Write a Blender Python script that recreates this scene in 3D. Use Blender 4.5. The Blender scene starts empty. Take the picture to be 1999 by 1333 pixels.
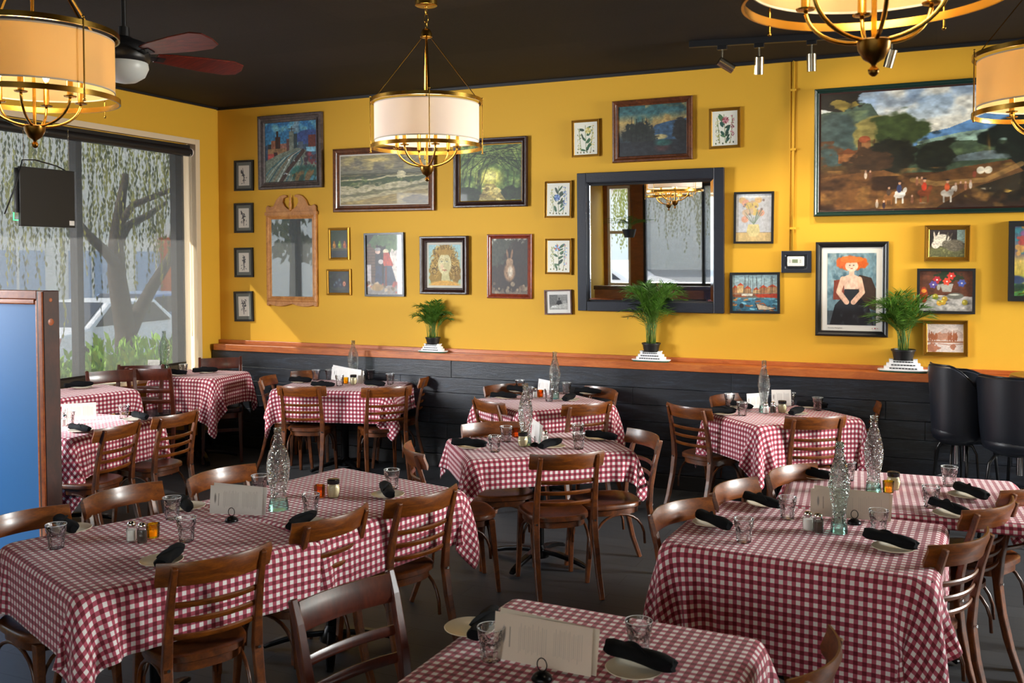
import bpy, math, random
import numpy as np
from mathutils import Matrix, Vector

random.seed(7)
SC = bpy.context.scene
COL = SC.collection
PI = math.pi

# ---------------------------------------------------------------- camera
F_PX, YAW, PITCH, ROLL, PPY, CAM_H = 1849.0, math.radians(24.0025), math.radians(1.8394), -2.955e-3, 566.74, 1.95
_r = np.array([math.cos(YAW), math.sin(YAW), 0.0]); _f0 = np.array([-math.sin(YAW), math.cos(YAW), 0.0]); _z = np.array([0, 0, 1.0])
_f = _f0*math.cos(PITCH) - _z*math.sin(PITCH); _u = _f0*math.sin(PITCH) + _z*math.cos(PITCH)
_R = _r*math.cos(ROLL) + _u*math.sin(ROLL); _U = -_r*math.sin(ROLL) + _u*math.cos(ROLL)
cam_d = bpy.data.cameras.new('camera'); cam = bpy.data.objects.new('camera', cam_d); COL.objects.link(cam)
cam_d.sensor_width = 36.0; cam_d.lens = 36.0*F_PX/1999.0
cam_d.shift_y = -(666.5-PPY)/1999.0
cam_d.clip_start = 0.05; cam_d.clip_end = 200
cam.matrix_world = Matrix(((_R[0], _U[0], -_f[0], 0), (_R[1], _U[1], -_f[1], 0), (_R[2], _U[2], -_f[2], CAM_H), (0, 0, 0, 1)))
cam_d.dof.use_dof = True; cam_d.dof.focus_distance = 6.8; cam_d.dof.aperture_fstop = 7.0
SC.camera = cam

# ---------------------------------------------------------------- sky, exposure
SC.view_settings.view_transform = 'Standard'; SC.view_settings.look = 'None'
SC.view_settings.gamma = 1.0; SC.view_settings.exposure = 0.0; SC.view_settings.use_curve_mapping = False
world = bpy.data.worlds.new('sky'); SC.world = world; world.use_nodes = True
wn = world.node_tree; wn.nodes.clear()
wo = wn.nodes.new('ShaderNodeOutputWorld'); wb = wn.nodes.new('ShaderNodeBackground'); ws = wn.nodes.new('ShaderNodeTexSky')
ws.sky_type = 'NISHITA'; ws.sun_elevation = math.radians(38); ws.sun_rotation = math.radians(200); ws.sun_disc = False
wb.inputs['Strength'].default_value = 1.25
wm_ = wn.nodes.new('ShaderNodeMix'); wm_.data_type = 'RGBA'; wm_.blend_type = 'MULTIPLY'; wm_.inputs[0].default_value = 1.0
wm_.inputs[7].default_value = (1.12, 0.98, 0.80, 1)
wn.links.new(ws.outputs[0], wm_.inputs[6]); wn.links.new(wm_.outputs[2], wb.inputs[0]); wn.links.new(wb.outputs[0], wo.inputs[0])

def light(name, kind, loc, power, color=(1, 1, 1), size=1.0, size_y=None, target=None, spot=None, blend=0.3, label=None):
    d = bpy.data.lights.new(name, kind); d.energy = power; d.color = color
    if kind == 'AREA':
        d.size = size
        if size_y: d.shape = 'RECTANGLE'; d.size_y = size_y
    elif kind in ('POINT', 'SPOT'):
        d.shadow_soft_size = size
    if kind == 'SUN': d.angle = size
    if spot: d.spot_size = math.radians(spot); d.spot_blend = blend
    o = bpy.data.objects.new(name, d); COL.objects.link(o); o.location = loc
    if target is not None:
        o.rotation_euler = (Vector(target)-Vector(loc)).to_track_quat('-Z', 'Y').to_euler()
    return o
# the sun, low through the street windows
light('sun', 'SUN', (-12, -6, 9), 16.0, (1.0, 0.93, 0.82), 0.009, target=(-12+0.66, -6+0.60, 9-0.60))
# added fill lamps standing for daylight, outside unseen front-wall windows behind the camera
def window_light(loc, power, color, sx, sy, target, spread):
    o = light('window_daylight', 'AREA', loc, power, color, sx, sy, target=target); o.data.spread = math.radians(spread); return o
for wx in (-2.5, 0.0, 2.5): window_light((wx, -5.45, 2.0), 6, (0.9, 0.94, 1.0), 2.1, 2.2, (wx, 3.0, 1.7), 180)
# added lamp outside an unseen left window, aimed at the back wall
window_light((-7.55, 3.2, 2.2), 200, (0.96, 0.97, 1.0), 2.0, 1.6, (-3.2, 8.0, 0.8), 92)
# added key lamp outside a made-up, unseen window in the right-hand wall
window_light((4.75, 6.7, 2.4), 265, (1.0, 0.95, 0.90), 1.7, 1.6, (-3.2, 6.0, 0.4), 88)

# ---------------------------------------------------------------- helpers
def at(px, py, z=None, y=None, x=None):
    d = _f + _R*(px-999.5)/F_PX - _U*(py-PPY)/F_PX
    if z is not None: t = (z-CAM_H)/d[2]
    elif y is not None: t = y/d[1]
    else: t = x/d[0]
    p = d*t; return (float(p[0]), float(p[1]), float(p[2]+CAM_H))

def lin(c):
    return tuple(((v/12.92) if v <= 0.04045 else ((v+0.055)/1.055)**2.4) for v in c[:3])

def hexc(s):
    return lin(tuple(int(s[i:i+2], 16)/255 for i in (0, 2, 4)))

class NT:
    def __init__(s, name):
        s.m = bpy.data.materials.new(name); s.m.use_nodes = True; s.t = s.m.node_tree; s.t.nodes.clear()
        s.out = s.t.nodes.new('ShaderNodeOutputMaterial')
    def n(s, typ, **kw):
        nd = s.t.nodes.new(typ)
        for k, v in kw.items():
            if k.startswith('i_'):
                nd.inputs[k[2:].replace('_', ' ')].default_value = v
            else: setattr(nd, k, v)
        return nd
    def l(s, a, b): s.t.links.new(a, b)
    def math(s, op, a, b=None, c=None):
        nd = s.t.nodes.new('ShaderNodeMath'); nd.operation = op
        for i, v in enumerate((a, b, c)):
            if v is None: continue
            if isinstance(v, (int, float)): nd.inputs[i].default_value = v
            else: s.l(v, nd.inputs[i])
        return nd.outputs[0]
    def mix(s, f, a, b):
        nd = s.t.nodes.new('ShaderNodeMix'); nd.data_type = 'RGBA'
        for idx, v in ((0, f), (6, a), (7, b)):
            if isinstance(v, (int, float)): nd.inputs[idx].default_value = v
            elif isinstance(v, tuple): nd.inputs[idx].default_value = (*v[:3], 1)
            else: s.l(v, nd.inputs[idx])
        return nd.outputs[2]
    def ramp(s, f, stops):
        nd = s.t.nodes.new('ShaderNodeValToRGB'); s.l(f, nd.inputs[0])
        e = nd.color_ramp.elements
        while len(e) < len(stops): e.new(0.5)
        for k, (p, c) in enumerate(stops): e[k].position = p; e[k].color = (*c[:3], 1)
        return nd.outputs[0]
    def bsdf(s, color=None, rough=0.5, metal=0.0, **kw):
        b = s.t.nodes.new('ShaderNodeBsdfPrincipled')
        if color is not None:
            if isinstance(color, tuple): b.inputs['Base Color'].default_value = (*color[:3], 1)
            else: s.l(color, b.inputs['Base Color'])
        if isinstance(rough, (int, float)): b.inputs['Roughness'].default_value = rough
        else: s.l(rough, b.inputs['Roughness'])
        b.inputs['Metallic'].default_value = metal
        for k, v in kw.items(): b.inputs[k.replace('_', ' ')].default_value = v
        s.l(b.outputs[0], s.out.inputs[0]); return b
    def bump(s, b, h, strength=0.3, dist=0.01):
        nd = s.t.nodes.new('ShaderNodeBump'); nd.inputs['Strength'].default_value = strength; nd.inputs['Distance'].default_value = dist
        s.l(h, nd.inputs['Height']); s.l(nd.outputs[0], b.inputs['Normal'])
    def coord(s, kind='Object', scale=None):
        tc = s.t.nodes.new('ShaderNodeTexCoord')
        o = tc.outputs[kind]
        if scale:
            mp = s.t.nodes.new('ShaderNodeMapping'); mp.inputs['Scale'].default_value = scale; s.l(o, mp.inputs['Vector']); o = mp.outputs[0]
        return o
    def noise(s, vec, scale=5, detail=4, rough=0.55, dist=0.0):
        nd = s.t.nodes.new('ShaderNodeTexNoise'); s.l(vec, nd.inputs['Vector'])
        nd.inputs['Scale'].default_value = scale; nd.inputs['Detail'].default_value = detail; nd.inputs['Roughness'].default_value = rough; nd.inputs['Distortion'].default_value = dist
        return nd.outputs['Fac']

MAT = {}
def plain(name, color, rough=0.5, metal=0.0, bump=None, **kw):
    t = NT(name); b = t.bsdf(color, rough, metal, **kw)
    if bump:
        t.bump(b, t.noise(t.coord('Object'), bump[0], 3), bump[1], 0.005)
    MAT[name] = t.m; return t.m

def wood(name, dark, mid, light_, scale=(3, 3, 14), rough=0.35, wear=0.0, coat=0.3, planks=None):
    t = NT(name); v = t.coord('Object', scale)
    n1 = t.noise(v, 3.2, 5, 0.6, 1.2); n2 = t.noise(t.coord('Object', (scale[0]*9, scale[1]*9, scale[2]*9)), 3, 3)
    f = t.math('ADD', t.math('MULTIPLY', n1, 0.75), t.math('MULTIPLY', n2, 0.25))
    c = t.ramp(f, [(0.28, dark), (0.5, mid), (0.74, light_)])
    b = t.bsdf(c, rough); b.inputs['Coat Weight'].default_value = coat; b.inputs['Coat Roughness'].default_value = 0.18
    t.bump(b, n2, 0.06, 0.003)
    MAT[name] = t.m; return t.m

class MB:
    """collects shapes into one mesh"""
    def __init__(s): s.v = []; s.f = []; s.uv = None
    def add(s, vs, fs):
        o = len(s.v); s.v += [tuple(p) for p in vs]; s.f += [tuple(i+o for i in f) for f in fs]; return s
    def box(s, a, b, rz=0, piv=None):
        x0, y0, z0 = a; x1, y1, z1 = b
        vs = [(x0, y0, z0), (x1, y0, z0), (x1, y1, z0), (x0, y1, z0), (x0, y0, z1), (x1, y0, z1), (x1, y1, z1), (x0, y1, z1)]
        if rz:
            c, sn = math.cos(rz), math.sin(rz); px, py = piv or (0, 0)
            vs = [(px+(x-px)*c-(y-py)*sn, py+(x-px)*sn+(y-py)*c, z) for x, y, z in vs]
        return s.add(vs, [(0, 3, 2, 1), (4, 5, 6, 7), (0, 1, 5, 4), (1, 2, 6, 5), (2, 3, 7, 6), (3, 0, 4, 7)])
    def hexa(s, b4, t4):
        return s.add(list(b4)+list(t4), [(0, 3, 2, 1), (4, 5, 6, 7), (0, 1, 5, 4), (1, 2, 6, 5), (2, 3, 7, 6), (3, 0, 4, 7)])
    def loops(s, loops, closed=False, cap=True):
        """skin a list of equal-length rings"""
        n = len(loops[0]); o = len(s.v); m = len(loops)
        for L in loops: s.v += [tuple(p) for p in L]
        rng = m if closed else m-1
        for i in range(rng):
            a = o+i*n; b = o+((i+1) % m)*n
            for j in range(n):
                k = (j+1) % n; s.f.append((a+j, a+k, b+k, b+j))
        if cap and not closed:
            s.f.append(tuple(o+j for j in reversed(range(n)))); s.f.append(tuple(o+(m-1)*n+j for j in range(n)))
        return s
    def lathe(s, prof, c=(0, 0, 0), n=24, cap=True, arc=None):
        L = []
        for r, z in prof:
            L.append([(c[0]+r*math.cos(2*PI*k/n), c[1]+r*math.sin(2*PI*k/n), c[2]+z) for k in range(n)])
        return s.loops(L, cap=cap)
    def cyl(s, c, r, z0, z1, n=20, r2=None):
        return s.lathe([(r, z0), (r if r2 is None else r2, z1)], (c[0], c[1], 0), n)
    def tube(s, pts, r, n=8, closed=False, sq=None, up=None, cap=True):
        """sweep a circle (or sq=(w,h) rectangle) along pts"""
        P = [Vector(p) for p in pts]; m = len(P); L = []; prev = Vector(up) if up else None
        for i in range(m):
            if closed: d = (P[(i+1) % m]-P[i-1])
            else: d = P[min(i+1, m-1)]-P[max(i-1, 0)]
            d.normalize()
            if prev is None:
                prev = Vector((0, 0, 1)) if abs(d.z) < 0.9 else Vector((0, 1, 0))
            sd = d.cross(Vector(up) if up else prev)
            if sd.length < 1e-5: sd = d.cross(Vector((1, 0, 0)))
            sd.normalize(); u = sd.cross(d).normalized(); prev = u
            rr = r[i] if isinstance(r, (list, tuple)) else r
            if sq:
                w, h = (sq[i] if isinstance(sq[0], (list, tuple)) else sq)
                ring = [P[i]+sd*a*w/2+u*b*h/2 for a, b in ((-1, -1), (1, -1), (1, 1), (-1, 1))]
            else: ring = [P[i]+sd*math.cos(2*PI*k/n)*rr+u*math.sin(2*PI*k/n)*rr for k in range(n)]
            L.append(ring)
        return s.loops(L, closed=closed, cap=cap)
    def sphere(s, c, r, n=12, m=8, sc=(1, 1, 1)):
        L = [[(c[0]+sc[0]*r*math.sin(PI*i/m)*math.cos(2*PI*k/n), c[1]+sc[1]*r*math.sin(PI*i/m)*math.sin(2*PI*k/n), c[2]-sc[2]*r*math.cos(PI*i/m)) for k in range(n)] for i in range(m+1)]
        L[0] = [(c[0]+1e-4*math.cos(2*PI*k/n), c[1]+1e-4*math.sin(2*PI*k/n), c[2]-sc[2]*r) for k in range(n)]
        L[-1] = [(c[0]+1e-4*math.cos(2*PI*k/n), c[1]+1e-4*math.sin(2*PI*k/n), c[2]+sc[2]*r) for k in range(n)]
        return s.loops(L)
    def prism(s, poly, axis, a, b):
        """extrude 2D polygon; axis 'z' -> (x,y), 'y' -> (x,z), 'x' -> (y,z)"""
        mk = {'z': lambda p, t: (p[0], p[1], t), 'y': lambda p, t: (p[0], t, p[1]), 'x': lambda p, t: (t, p[0], p[1])}[axis]
        return s.loops([[mk(p, a) for p in poly], [mk(p, b) for p in poly]])
    def xf(s, M, start=0):
        s.v[start:] = [tuple(M @ Vector(p)) for p in s.v[start:]]; return s
    def build(s, name, mat, parent=None, smooth=None, bevel=None, sub=0, origin=None):
        vs = s.v
        if origin is not None: vs = [(x-origin[0], y-origin[1], z-origin[2]) for x, y, z in vs]
        me = bpy.data.meshes.new(name); me.from_pydata(vs, [], s.f); me.validate(); me.update()
        import bmesh
        bm = bmesh.new(); bm.from_mesh(me); bmesh.ops.recalc_face_normals(bm, faces=bm.faces); bm.to_mesh(me); bm.free()
        o = bpy.data.objects.new(name, me); COL.objects.link(o)
        if mat is not None: me.materials.append(MAT[mat] if isinstance(mat, str) else mat)
        if smooth is not None:
            me.shade_smooth() if smooth is True else me.shade_smooth()
            if smooth is not True:
                try: me.set_sharp_from_angle(angle=math.radians(smooth))
                except Exception: pass
        if bevel:
            md = o.modifiers.new('bevel', 'BEVEL'); md.width = bevel; md.segments = 2; md.limit_method = 'ANGLE'; md.angle_limit = math.radians(40)
        if sub:
            md = o.modifiers.new('sub', 'SUBSURF'); md.levels = sub; md.render_levels = sub
        if origin is not None: o.location = origin
        if parent is not None: o.parent = parent
        return o

def tag(o, label=None, cat=None, group=None, kind=None):
    if label: o['label'] = label
    if cat: o['category'] = cat
    if group: o['group'] = group
    if kind: o['kind'] = kind
    return o

def empty(name, loc=(0, 0, 0), rz=0, label=None, cat=None, group=None):
    o = bpy.data.objects.new(name, None); COL.objects.link(o); o.location = loc; o.rotation_euler = (0, 0, rz)
    o.empty_display_size = 0.05
    return tag(o, label, cat, group)

def copy_tree(o, parent=None):
    c = o.copy(); COL.objects.link(c)
    if parent is not None: c.parent = parent
    for ch in KIDS.get(o.name, []):
        copy_tree(ch, c)
    return c
KIDS = {}
def index_kids():
    KIDS.clear()
    for o in bpy.data.objects:
        if o.parent is not None: KIDS.setdefault(o.parent.name, []).append(o)

PROTO = {}
def place(kind, loc, rz, label, cat, group, scale=None):
    """first use moves the prototype itself, later uses copy it with its parts"""
    p = PROTO[kind]
    if not p['used']:
        o = p['o']; p['used'] = True
    else:
        KIDS.clear(); KIDS.update(p['kids'])
        o = copy_tree(p['o'])
    o.location = loc; o.rotation_euler = (0, 0, rz)
    o.scale = scale if scale else (1, 1, 1)
    for k in ('group',):
        if k in o: del o[k]
    tag(o, label, cat, group); return o
def proto(kind, o):
    kids = {}
    def walk(q):
        ch = [c for c in bpy.data.objects if c.parent == q]
        kids[q.name] = ch
        for c in ch: walk(c)
    walk(o); PROTO[kind] = dict(o=o, used=False, kids=kids)

def struct(name, mb, mat, **kw):
    parent = kw.get('parent')
    o = mb.build(name, mat, **kw)
    if parent is None: o['kind'] = 'structure'
    return o
# ---------------------------------------------------------------- materials
def setup_materials():
    # yellow painted plaster
    t = NT('yellow_plaster'); n = t.noise(t.coord('Object'), 140, 3, 0.6); n2 = t.noise(t.coord('Object'), 0.9, 3, 0.5)
    c = t.mix(n2, hexc('D6A22E'), hexc('DAA834')); b = t.bsdf(c, 0.62); b.inputs['Specular IOR Level'].default_value = 0.25; t.bump(b, n, 0.16, 0.003); MAT['yellow'] = t.m
    # ceiling: black painted panels with fine grooves
    t = NT('black_ceiling'); v = t.coord('Object')
    br = t.n('ShaderNodeTexBrick'); t.l(v, br.inputs['Vector']); br.offset = 0.0
    br.inputs['Scale'].default_value = 1.0; br.inputs['Mortar Size'].default_value = 0.004; br.inputs['Brick Width'].default_value = 1.22; br.inputs['Row Height'].default_value = 0.61
    br.inputs['Color1'].default_value = (*hexc('1F1917'), 1); br.inputs['Color2'].default_value = (*hexc('120E0D'), 1); br.inputs['Mortar'].default_value = (*hexc('0F0E0E'), 1)
    n = t.noise(t.coord('Object', (1, 18, 1)), 14, 3); b = t.bsdf(br.outputs['Color'], 0.7); b.inputs['Specular IOR Level'].default_value = 0.25; t.bump(b, n, 0.4, 0.006); MAT['ceiling'] = t.m
    # floor: dark grey planks
    t = NT('dark_plank_floor'); v = t.coord('Object')
    br = t.n('ShaderNodeTexBrick'); t.l(v, br.inputs['Vector']); br.offset = 0.37
    br.inputs['Scale'].default_value = 1.0; br.inputs['Mortar Size'].default_value = 0.003; br.inputs['Brick Width'].default_value = 1.25; br.inputs['Row Height'].default_value = 0.18
    br.inputs['Color1'].default_value = (*hexc('3A3C40'), 1); br.inputs['Color2'].default_value = (*hexc('303236'), 1); br.inputs['Mortar'].default_value = (*hexc('141517'), 1)
    n = t.noise(t.coord('Object', (3, 40, 1)), 3, 5, 0.65); c = t.mix(t.math('MULTIPLY', n, 0.6), br.outputs['Color'], hexc('1E2024'))
    b = t.bsdf(c, 0.5); t.bump(b, n, 0.15, 0.003); MAT['floor'] = t.m
    # wainscot: navy-black boards with open grain
    t = NT('black_boards'); v = t.coord('Object', (0.8, 1, 7))
    n = t.noise(v, 3.0, 6, 0.65, 1.6); n2 = t.noise(t.coord('Object', (4, 4, 60)), 5, 4, 0.6)
    f = t.math('ADD', t.math('MULTIPLY', n, 0.6), t.math('MULTIPLY', n2, 0.4))
    c = t.ramp(f, [(0.36, hexc('0C0E12')), (0.52, hexc('191D26')), (0.68, hexc('333C4C'))]); b = t.bsdf(c, 0.38); t.bump(b, f, 0.5, 0.006); MAT['boards'] = t.m
    wood('cedar', hexc('8A3E14'), hexc('B15C22'), hexc('C87634'), (1.2, 8, 8), 0.38, coat=0.35)
    wood('walnut', hexc('220E02'), hexc('532707'), hexc('7A3F0C'), (4, 4, 4), 0.40, coat=0.25)
    wood('walnut_rail', hexc('2C1202'), hexc('623007'), hexc('8C4C0E'), (2.0, 5, 9), 0.36, coat=0.3)
    wood('mahogany', hexc('260C05'), hexc('43180A'), hexc('5E2813'), (3, 3, 1.2), 0.35, coat=0.4)
    wood('post_wood', hexc('1C0904'), hexc('341206'), hexc('4A1E0E'), (3, 3, 1.2), 0.5, coat=0.05)
    wood('moulding_wood', hexc('743010'), hexc('9C4A1A'), hexc('B86426'), (3, 3, 3), 0.42, coat=0.2)
    wood('carved_pine', hexc('8A5220'), hexc('B87A3C'), hexc('D29A58'), (4, 4, 3), 0.5, coat=0.05)
    wood('grey_wood', hexc('2E2624'), hexc('4E423E'), hexc('6B5C56'), (6, 3, 6), 0.55, coat=0.1)
    wood('red_wood', hexc('4A160A'), hexc('7A2A12'), hexc('96401E'), (6, 3, 6), 0.35, coat=0.4)
    wood('brown_wood', hexc('2E1408'), hexc('5A2F16'), hexc('7D4A28'), (6, 3, 6), 0.35, coat=0.4)
    wood('fan_wood', hexc('3A0A05'), hexc('6A1A0C'), hexc('8E3018'), (2, 14, 2), 0.3, coat=0.5)
    wood('panel_brown', hexc('7A3F18'), hexc('8E4E20'), hexc('A05C28'), (1, 3, 3), 0.4, coat=0.3)
    plain('black_paint', hexc('1A1A1C'), 0.4); plain('black_gloss', hexc('121316'), 0.22)
    plain('navy_frame', hexc('20242E'), 0.33, bump=(60, 0.25)); plain('black_frame', hexc('17181A'), 0.35)
    plain('gold_frame', hexc('A67C2C'), 0.38, 0.75, bump=(90, 0.15)); plain('green_frame', hexc('16302A'), 0.35, bump=(40, 0.2))
    plain('dark_ornate', hexc('2E1712'), 0.35, bump=(55, 0.5))
    plain('mount_white', hexc('DCDAD4'), 0.8); plain('mount_grey', hexc('6C706A'), 0.8); plain('linen', hexc('C9C4B8'), 0.85, bump=(300, 0.2))
    plain('brass', hexc('C49A46'), 0.22, 1.0); plain('brass_dark', hexc('8A642A'), 0.3, 1.0)
    plain('steel', hexc('B5B5B5'), 0.22, 1.0); plain('nickel', hexc('C2B8A0'), 0.25, 1.0); plain('dark_metal', hexc('1C1C1E'), 0.3, 0.8)
    plain('chrome', hexc('D8D8D8'), 0.08, 1.0); plain('black_plastic', hexc('101012'), 0.4)
    plain('vinyl', hexc('101218'), 0.3, bump=(160, 0.08)); plain('leather', hexc('1C2029'), 0.36, bump=(220, 0.12))
    plain('blue_panel', hexc('1F6FB4'), 0.55); plain('cream_trim', hexc('D8C2A0'), 0.5); plain('white_trim', hexc('E6E2DA'), 0.5)
    plain('window_frame', hexc('221D1C'), 0.45); plain('plate', hexc('D9CDB8'), 0.25, coat=0) if False else plain('plate', hexc('DDD3C0'), 0.22)
    plain('napkin', hexc('07090D'), 0.9, bump=(420, 0.35), Specular_IOR_Level=0.2); plain('white_plastic', hexc('E4E2DC'), 0.4); plain('lcd', hexc('7C8A6C'), 0.2)
    plain('salt', hexc('EDE9E4'), 0.9); plain('pepper', hexc('5A4A40'), 0.9, bump=(500, 0.8)); plain('cheese', hexc('E6D9B0'), 0.9, bump=(400, 0.8))
    plain('wax', hexc('F0C840'), 0.5, Emission_Color=(*hexc('F2A51E'), 1), Emission_Strength=0.35)
    plain('leaf', hexc('4E7A24'), 0.5); plain('leaf_dark', hexc('2A4E1C'), 0.5); plain('stem_green', hexc('5A7A30'), 0.6); plain('soil', hexc('2A1E16'), 0.95)
    plain('ferry_white', hexc('E8E8EA'), 0.5); plain('ferry_green', hexc('1F5B48'), 0.5); plain('ferry_glass', hexc('20242C'), 0.3)
    plain('paper', hexc('E2DFDC'), 0.8); plain('pot_black', hexc('141414'), 0.45)
    plain('red_mark', hexc('B5202A'), 0.6); plain('grey_print', hexc('8A8A8A'), 0.8)
    # outside
    plain('asphalt', hexc('8A8C90'), 0.9, bump=(30, 0.3)); plain('concrete', hexc('C9C5BC'), 0.85); plain('bark', hexc('4A4038'), 0.9, bump=(20, 0.8))
    plain('willow_leaf', hexc('8C8C40'), 0.7); plain('bush_leaf', hexc('8CBC40'), 0.6); plain('hedge_dark', hexc('46522C'), 0.8)
    plain('car_white', hexc('E8EAEE'), 0.25); plain('car_blue', hexc('6A86B0'), 0.25); plain('car_dark', hexc('2E3644'), 0.2); plain('tyre', hexc('18181A'), 0.8)
    plain('tail_red', hexc('B02020'), 0.3); plain('stucco_white', hexc('F2E8DC'), 0.8); plain('stucco_red', hexc('B8452E'), 0.8); plain('stucco_orange', hexc('D0602A'), 0.8); plain('stucco_blue', hexc('A4B4CC'), 0.8)
    plain('sign_green', hexc('2FA050'), 0.5); plain('dark_soffit', hexc('4A4644'), 0.8)
    t = NT('neon_green'); e = t.n('ShaderNodeEmission'); e.inputs[0].default_value = (0.1, 0.9, 0.3, 1); e.inputs[1].default_value = 2.5; t.l(e.outputs[0], t.out.inputs[0]); MAT['neon'] = t.m
    # gingham woven from the cloth's own coordinates in metres
    t = NT('gingham'); uv = t.n('ShaderNodeUVMap'); sp = t.n('ShaderNodeSeparateXYZ'); t.l(uv.outputs[0], sp.inputs[0])
    P = 0.0335
    a = t.math('LESS_THAN', t.math('FRACT', t.math('DIVIDE', sp.outputs[0], P)), 0.5); bb = t.math('LESS_THAN', t.math('FRACT', t.math('DIVIDE', sp.outputs[1], P)), 0.5)
    s_ = t.math('ADD', a, bb)
    mid = t.mix(t.math('MINIMUM', s_, 1.0), hexc('E9E2E0'), hexc('AC4A5E')); c = t.mix(t.math('MAXIMUM', t.math('SUBTRACT', s_, 1.0), 0.0), mid, hexc('6C0A20'))
    mp = t.n('ShaderNodeMapping'); mp.inputs['Scale'].default_value = (900, 900, 1); t.l(uv.outputs[0], mp.inputs[0])
    n = t.noise(mp.outputs[0], 1.0, 2); n2 = t.noise(uv.outputs[0], 30, 3)
    c = t.mix(t.math('MULTIPLY', n, 0.12), c, (0.12, 0.06, 0.06)); b = t.bsdf(c, 0.85); b.inputs['Sheen Weight'].default_value = 0.15; t.bump(b, t.math('ADD', n, t.math('MULTIPLY', n2, 3)), 0.16, 0.002); MAT['gingham'] = t.m
    # clear thin glass; bumps give the pressed facets
    def glass(name, tint, bumpkind, amount, refl=0.9, solid=0.2):
        t = NT(name); tr = t.n('ShaderNodeBsdfTransparent'); tr.inputs[0].default_value = (*tint, 1)
        gl = t.n('ShaderNodeBsdfGlossy'); gl.inputs['Roughness'].default_value = 0.04; gl.inputs[0].default_value = (1, 1, 1, 1)
        rf = t.n('ShaderNodeBsdfRefraction'); rf.inputs['IOR'].default_value = 1.25; rf.inputs['Roughness'].default_value = 0.03; rf.inputs[0].default_value = (*tint, 1)
        lw = t.n('ShaderNodeFresnel'); lw.inputs[0].default_value = 1.5
        m1 = t.n('ShaderNodeMixShader'); m1.inputs[0].default_value = solid; t.l(tr.outputs[0], m1.inputs[1]); t.l(rf.outputs[0], m1.inputs[2])
        m2 = t.n('ShaderNodeMixShader'); t.l(t.math('MINIMUM', t.math('MULTIPLY', lw.outputs[0], 1.1), 1.0), m2.inputs[0]); t.l(m1.outputs[0], m2.inputs[1]); t.l(gl.outputs[0], m2.inputs[2])
        t.l(m2.outputs[0], t.out.inputs[0])
        bn = t.n('ShaderNodeBump'); bn.inputs['Strength'].default_value = amount; bn.inputs['Distance'].default_value = 0.01
        if bumpkind == 'scales':
            vo = t.n('ShaderNodeTexVoronoi'); vo.inputs['Scale'].default_value = 75; t.l(t.coord('Object'), vo.inputs['Vector']); t.l(vo.outputs['Distance'], bn.inputs['Height'])
        else:
            t.l(t.noise(t.coord('Object'), 70, 2), bn.inputs['Height'])
        for q in (gl, rf, lw): t.l(bn.outputs[0], q.inputs['Normal'])
        MAT[name] = t.m
    glass('glass_clear', (0.985, 0.987, 0.99), 'noise', 0.5, solid=0.05)
    glass('glass_fish', (0.95, 0.985, 0.98), 'scales', 1.0, solid=0.4)
    glass('glass_fish_green', (0.82, 0.93, 0.90), 'scales', 0.9, solid=0.45)
    glass('glass_base', (0.62, 0.90, 0.84), 'noise', 0.2)
    glass('glass_amber', (0.95, 0.50, 0.06), 'noise', 0.1)
    glass('glass_yellow', (0.98, 0.78, 0.08), 'noise', 0.1)
    t = NT('window_glass'); tr = t.n('ShaderNodeBsdfTransparent'); tr.inputs[0].default_value = (0.95, 0.97, 0.97, 1); gl = t.n('ShaderNodeBsdfGlossy'); gl.inputs['Roughness'].default_value = 0.02
    mx = t.n('ShaderNodeMixShader'); mx.inputs[0].default_value = 0.06; t.l(tr.outputs[0], mx.inputs[1]); t.l(gl.outputs[0], mx.inputs[2]); t.l(mx.outputs[0], t.out.inputs[0]); MAT['window_glass'] = t.m
    # open-weave roller screen: most of the light is held back, the rest passes straight through
    t = NT('roller_screen'); tr = t.n('ShaderNodeBsdfTransparent'); tr.inputs[0].default_value = (0.62, 0.62, 0.62, 1)
    df = t.n('ShaderNodeBsdfDiffuse'); df.inputs[0].default_value = (*hexc('545454'), 1); tl = t.n('ShaderNodeBsdfTranslucent'); tl.inputs[0].default_value = (*hexc('6A6A6A'), 1)
    a_ = t.n('ShaderNodeAddShader'); t.l(df.outputs[0], a_.inputs[0]); t.l(tl.outputs[0], a_.inputs[1])
    mx = t.n('ShaderNodeMixShader'); n = t.noise(t.coord('Object', (1, 4, 160)), 3, 3)
    t.l(t.math('ADD', t.math('MULTIPLY', n, 0.3), 0.12), mx.inputs[0]); t.l(tr.outputs[0], mx.inputs[1]); t.l(a_.outputs[0], mx.inputs[2]); t.l(mx.outputs[0], t.out.inputs[0]); MAT['screen'] = t.m
    plain('mirror', (0.9, 0.92, 0.93), 0.01, 1.0); plain('mirror_bevel', (0.92, 0.95, 0.97), 0.03, 1.0)
    # fabric shades: thin translucent cloth lit by their bulbs
    def shade(name, c1, c2):
        t = NT(name); df = t.n('ShaderNodeBsdfDiffuse'); df.inputs[0].default_value = (*c1, 1); tl = t.n('ShaderNodeBsdfTranslucent'); tl.inputs[0].default_value = (*c2, 1)
        mx = t.n('ShaderNodeMixShader'); mx.inputs[0].default_value = 0.5; t.l(df.outputs[0], mx.inputs[1]); t.l(tl.outputs[0], mx.inputs[2]); t.l(mx.outputs[0], t.out.inputs[0])
        bn = t.n('ShaderNodeBump'); bn.inputs['Strength'].default_value = 0.1; t.l(t.noise(t.coord('Object', (40, 40, 400)), 3, 2), bn.inputs['Height']); t.l(bn.outputs[0], df.inputs['Normal']); MAT[name] = t.m
    shade('shade_white', hexc('F2EEEE'), hexc('F4ECE6')); shade('shade_cream', hexc('E2CCA0'), hexc('EACF9C'))
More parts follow.
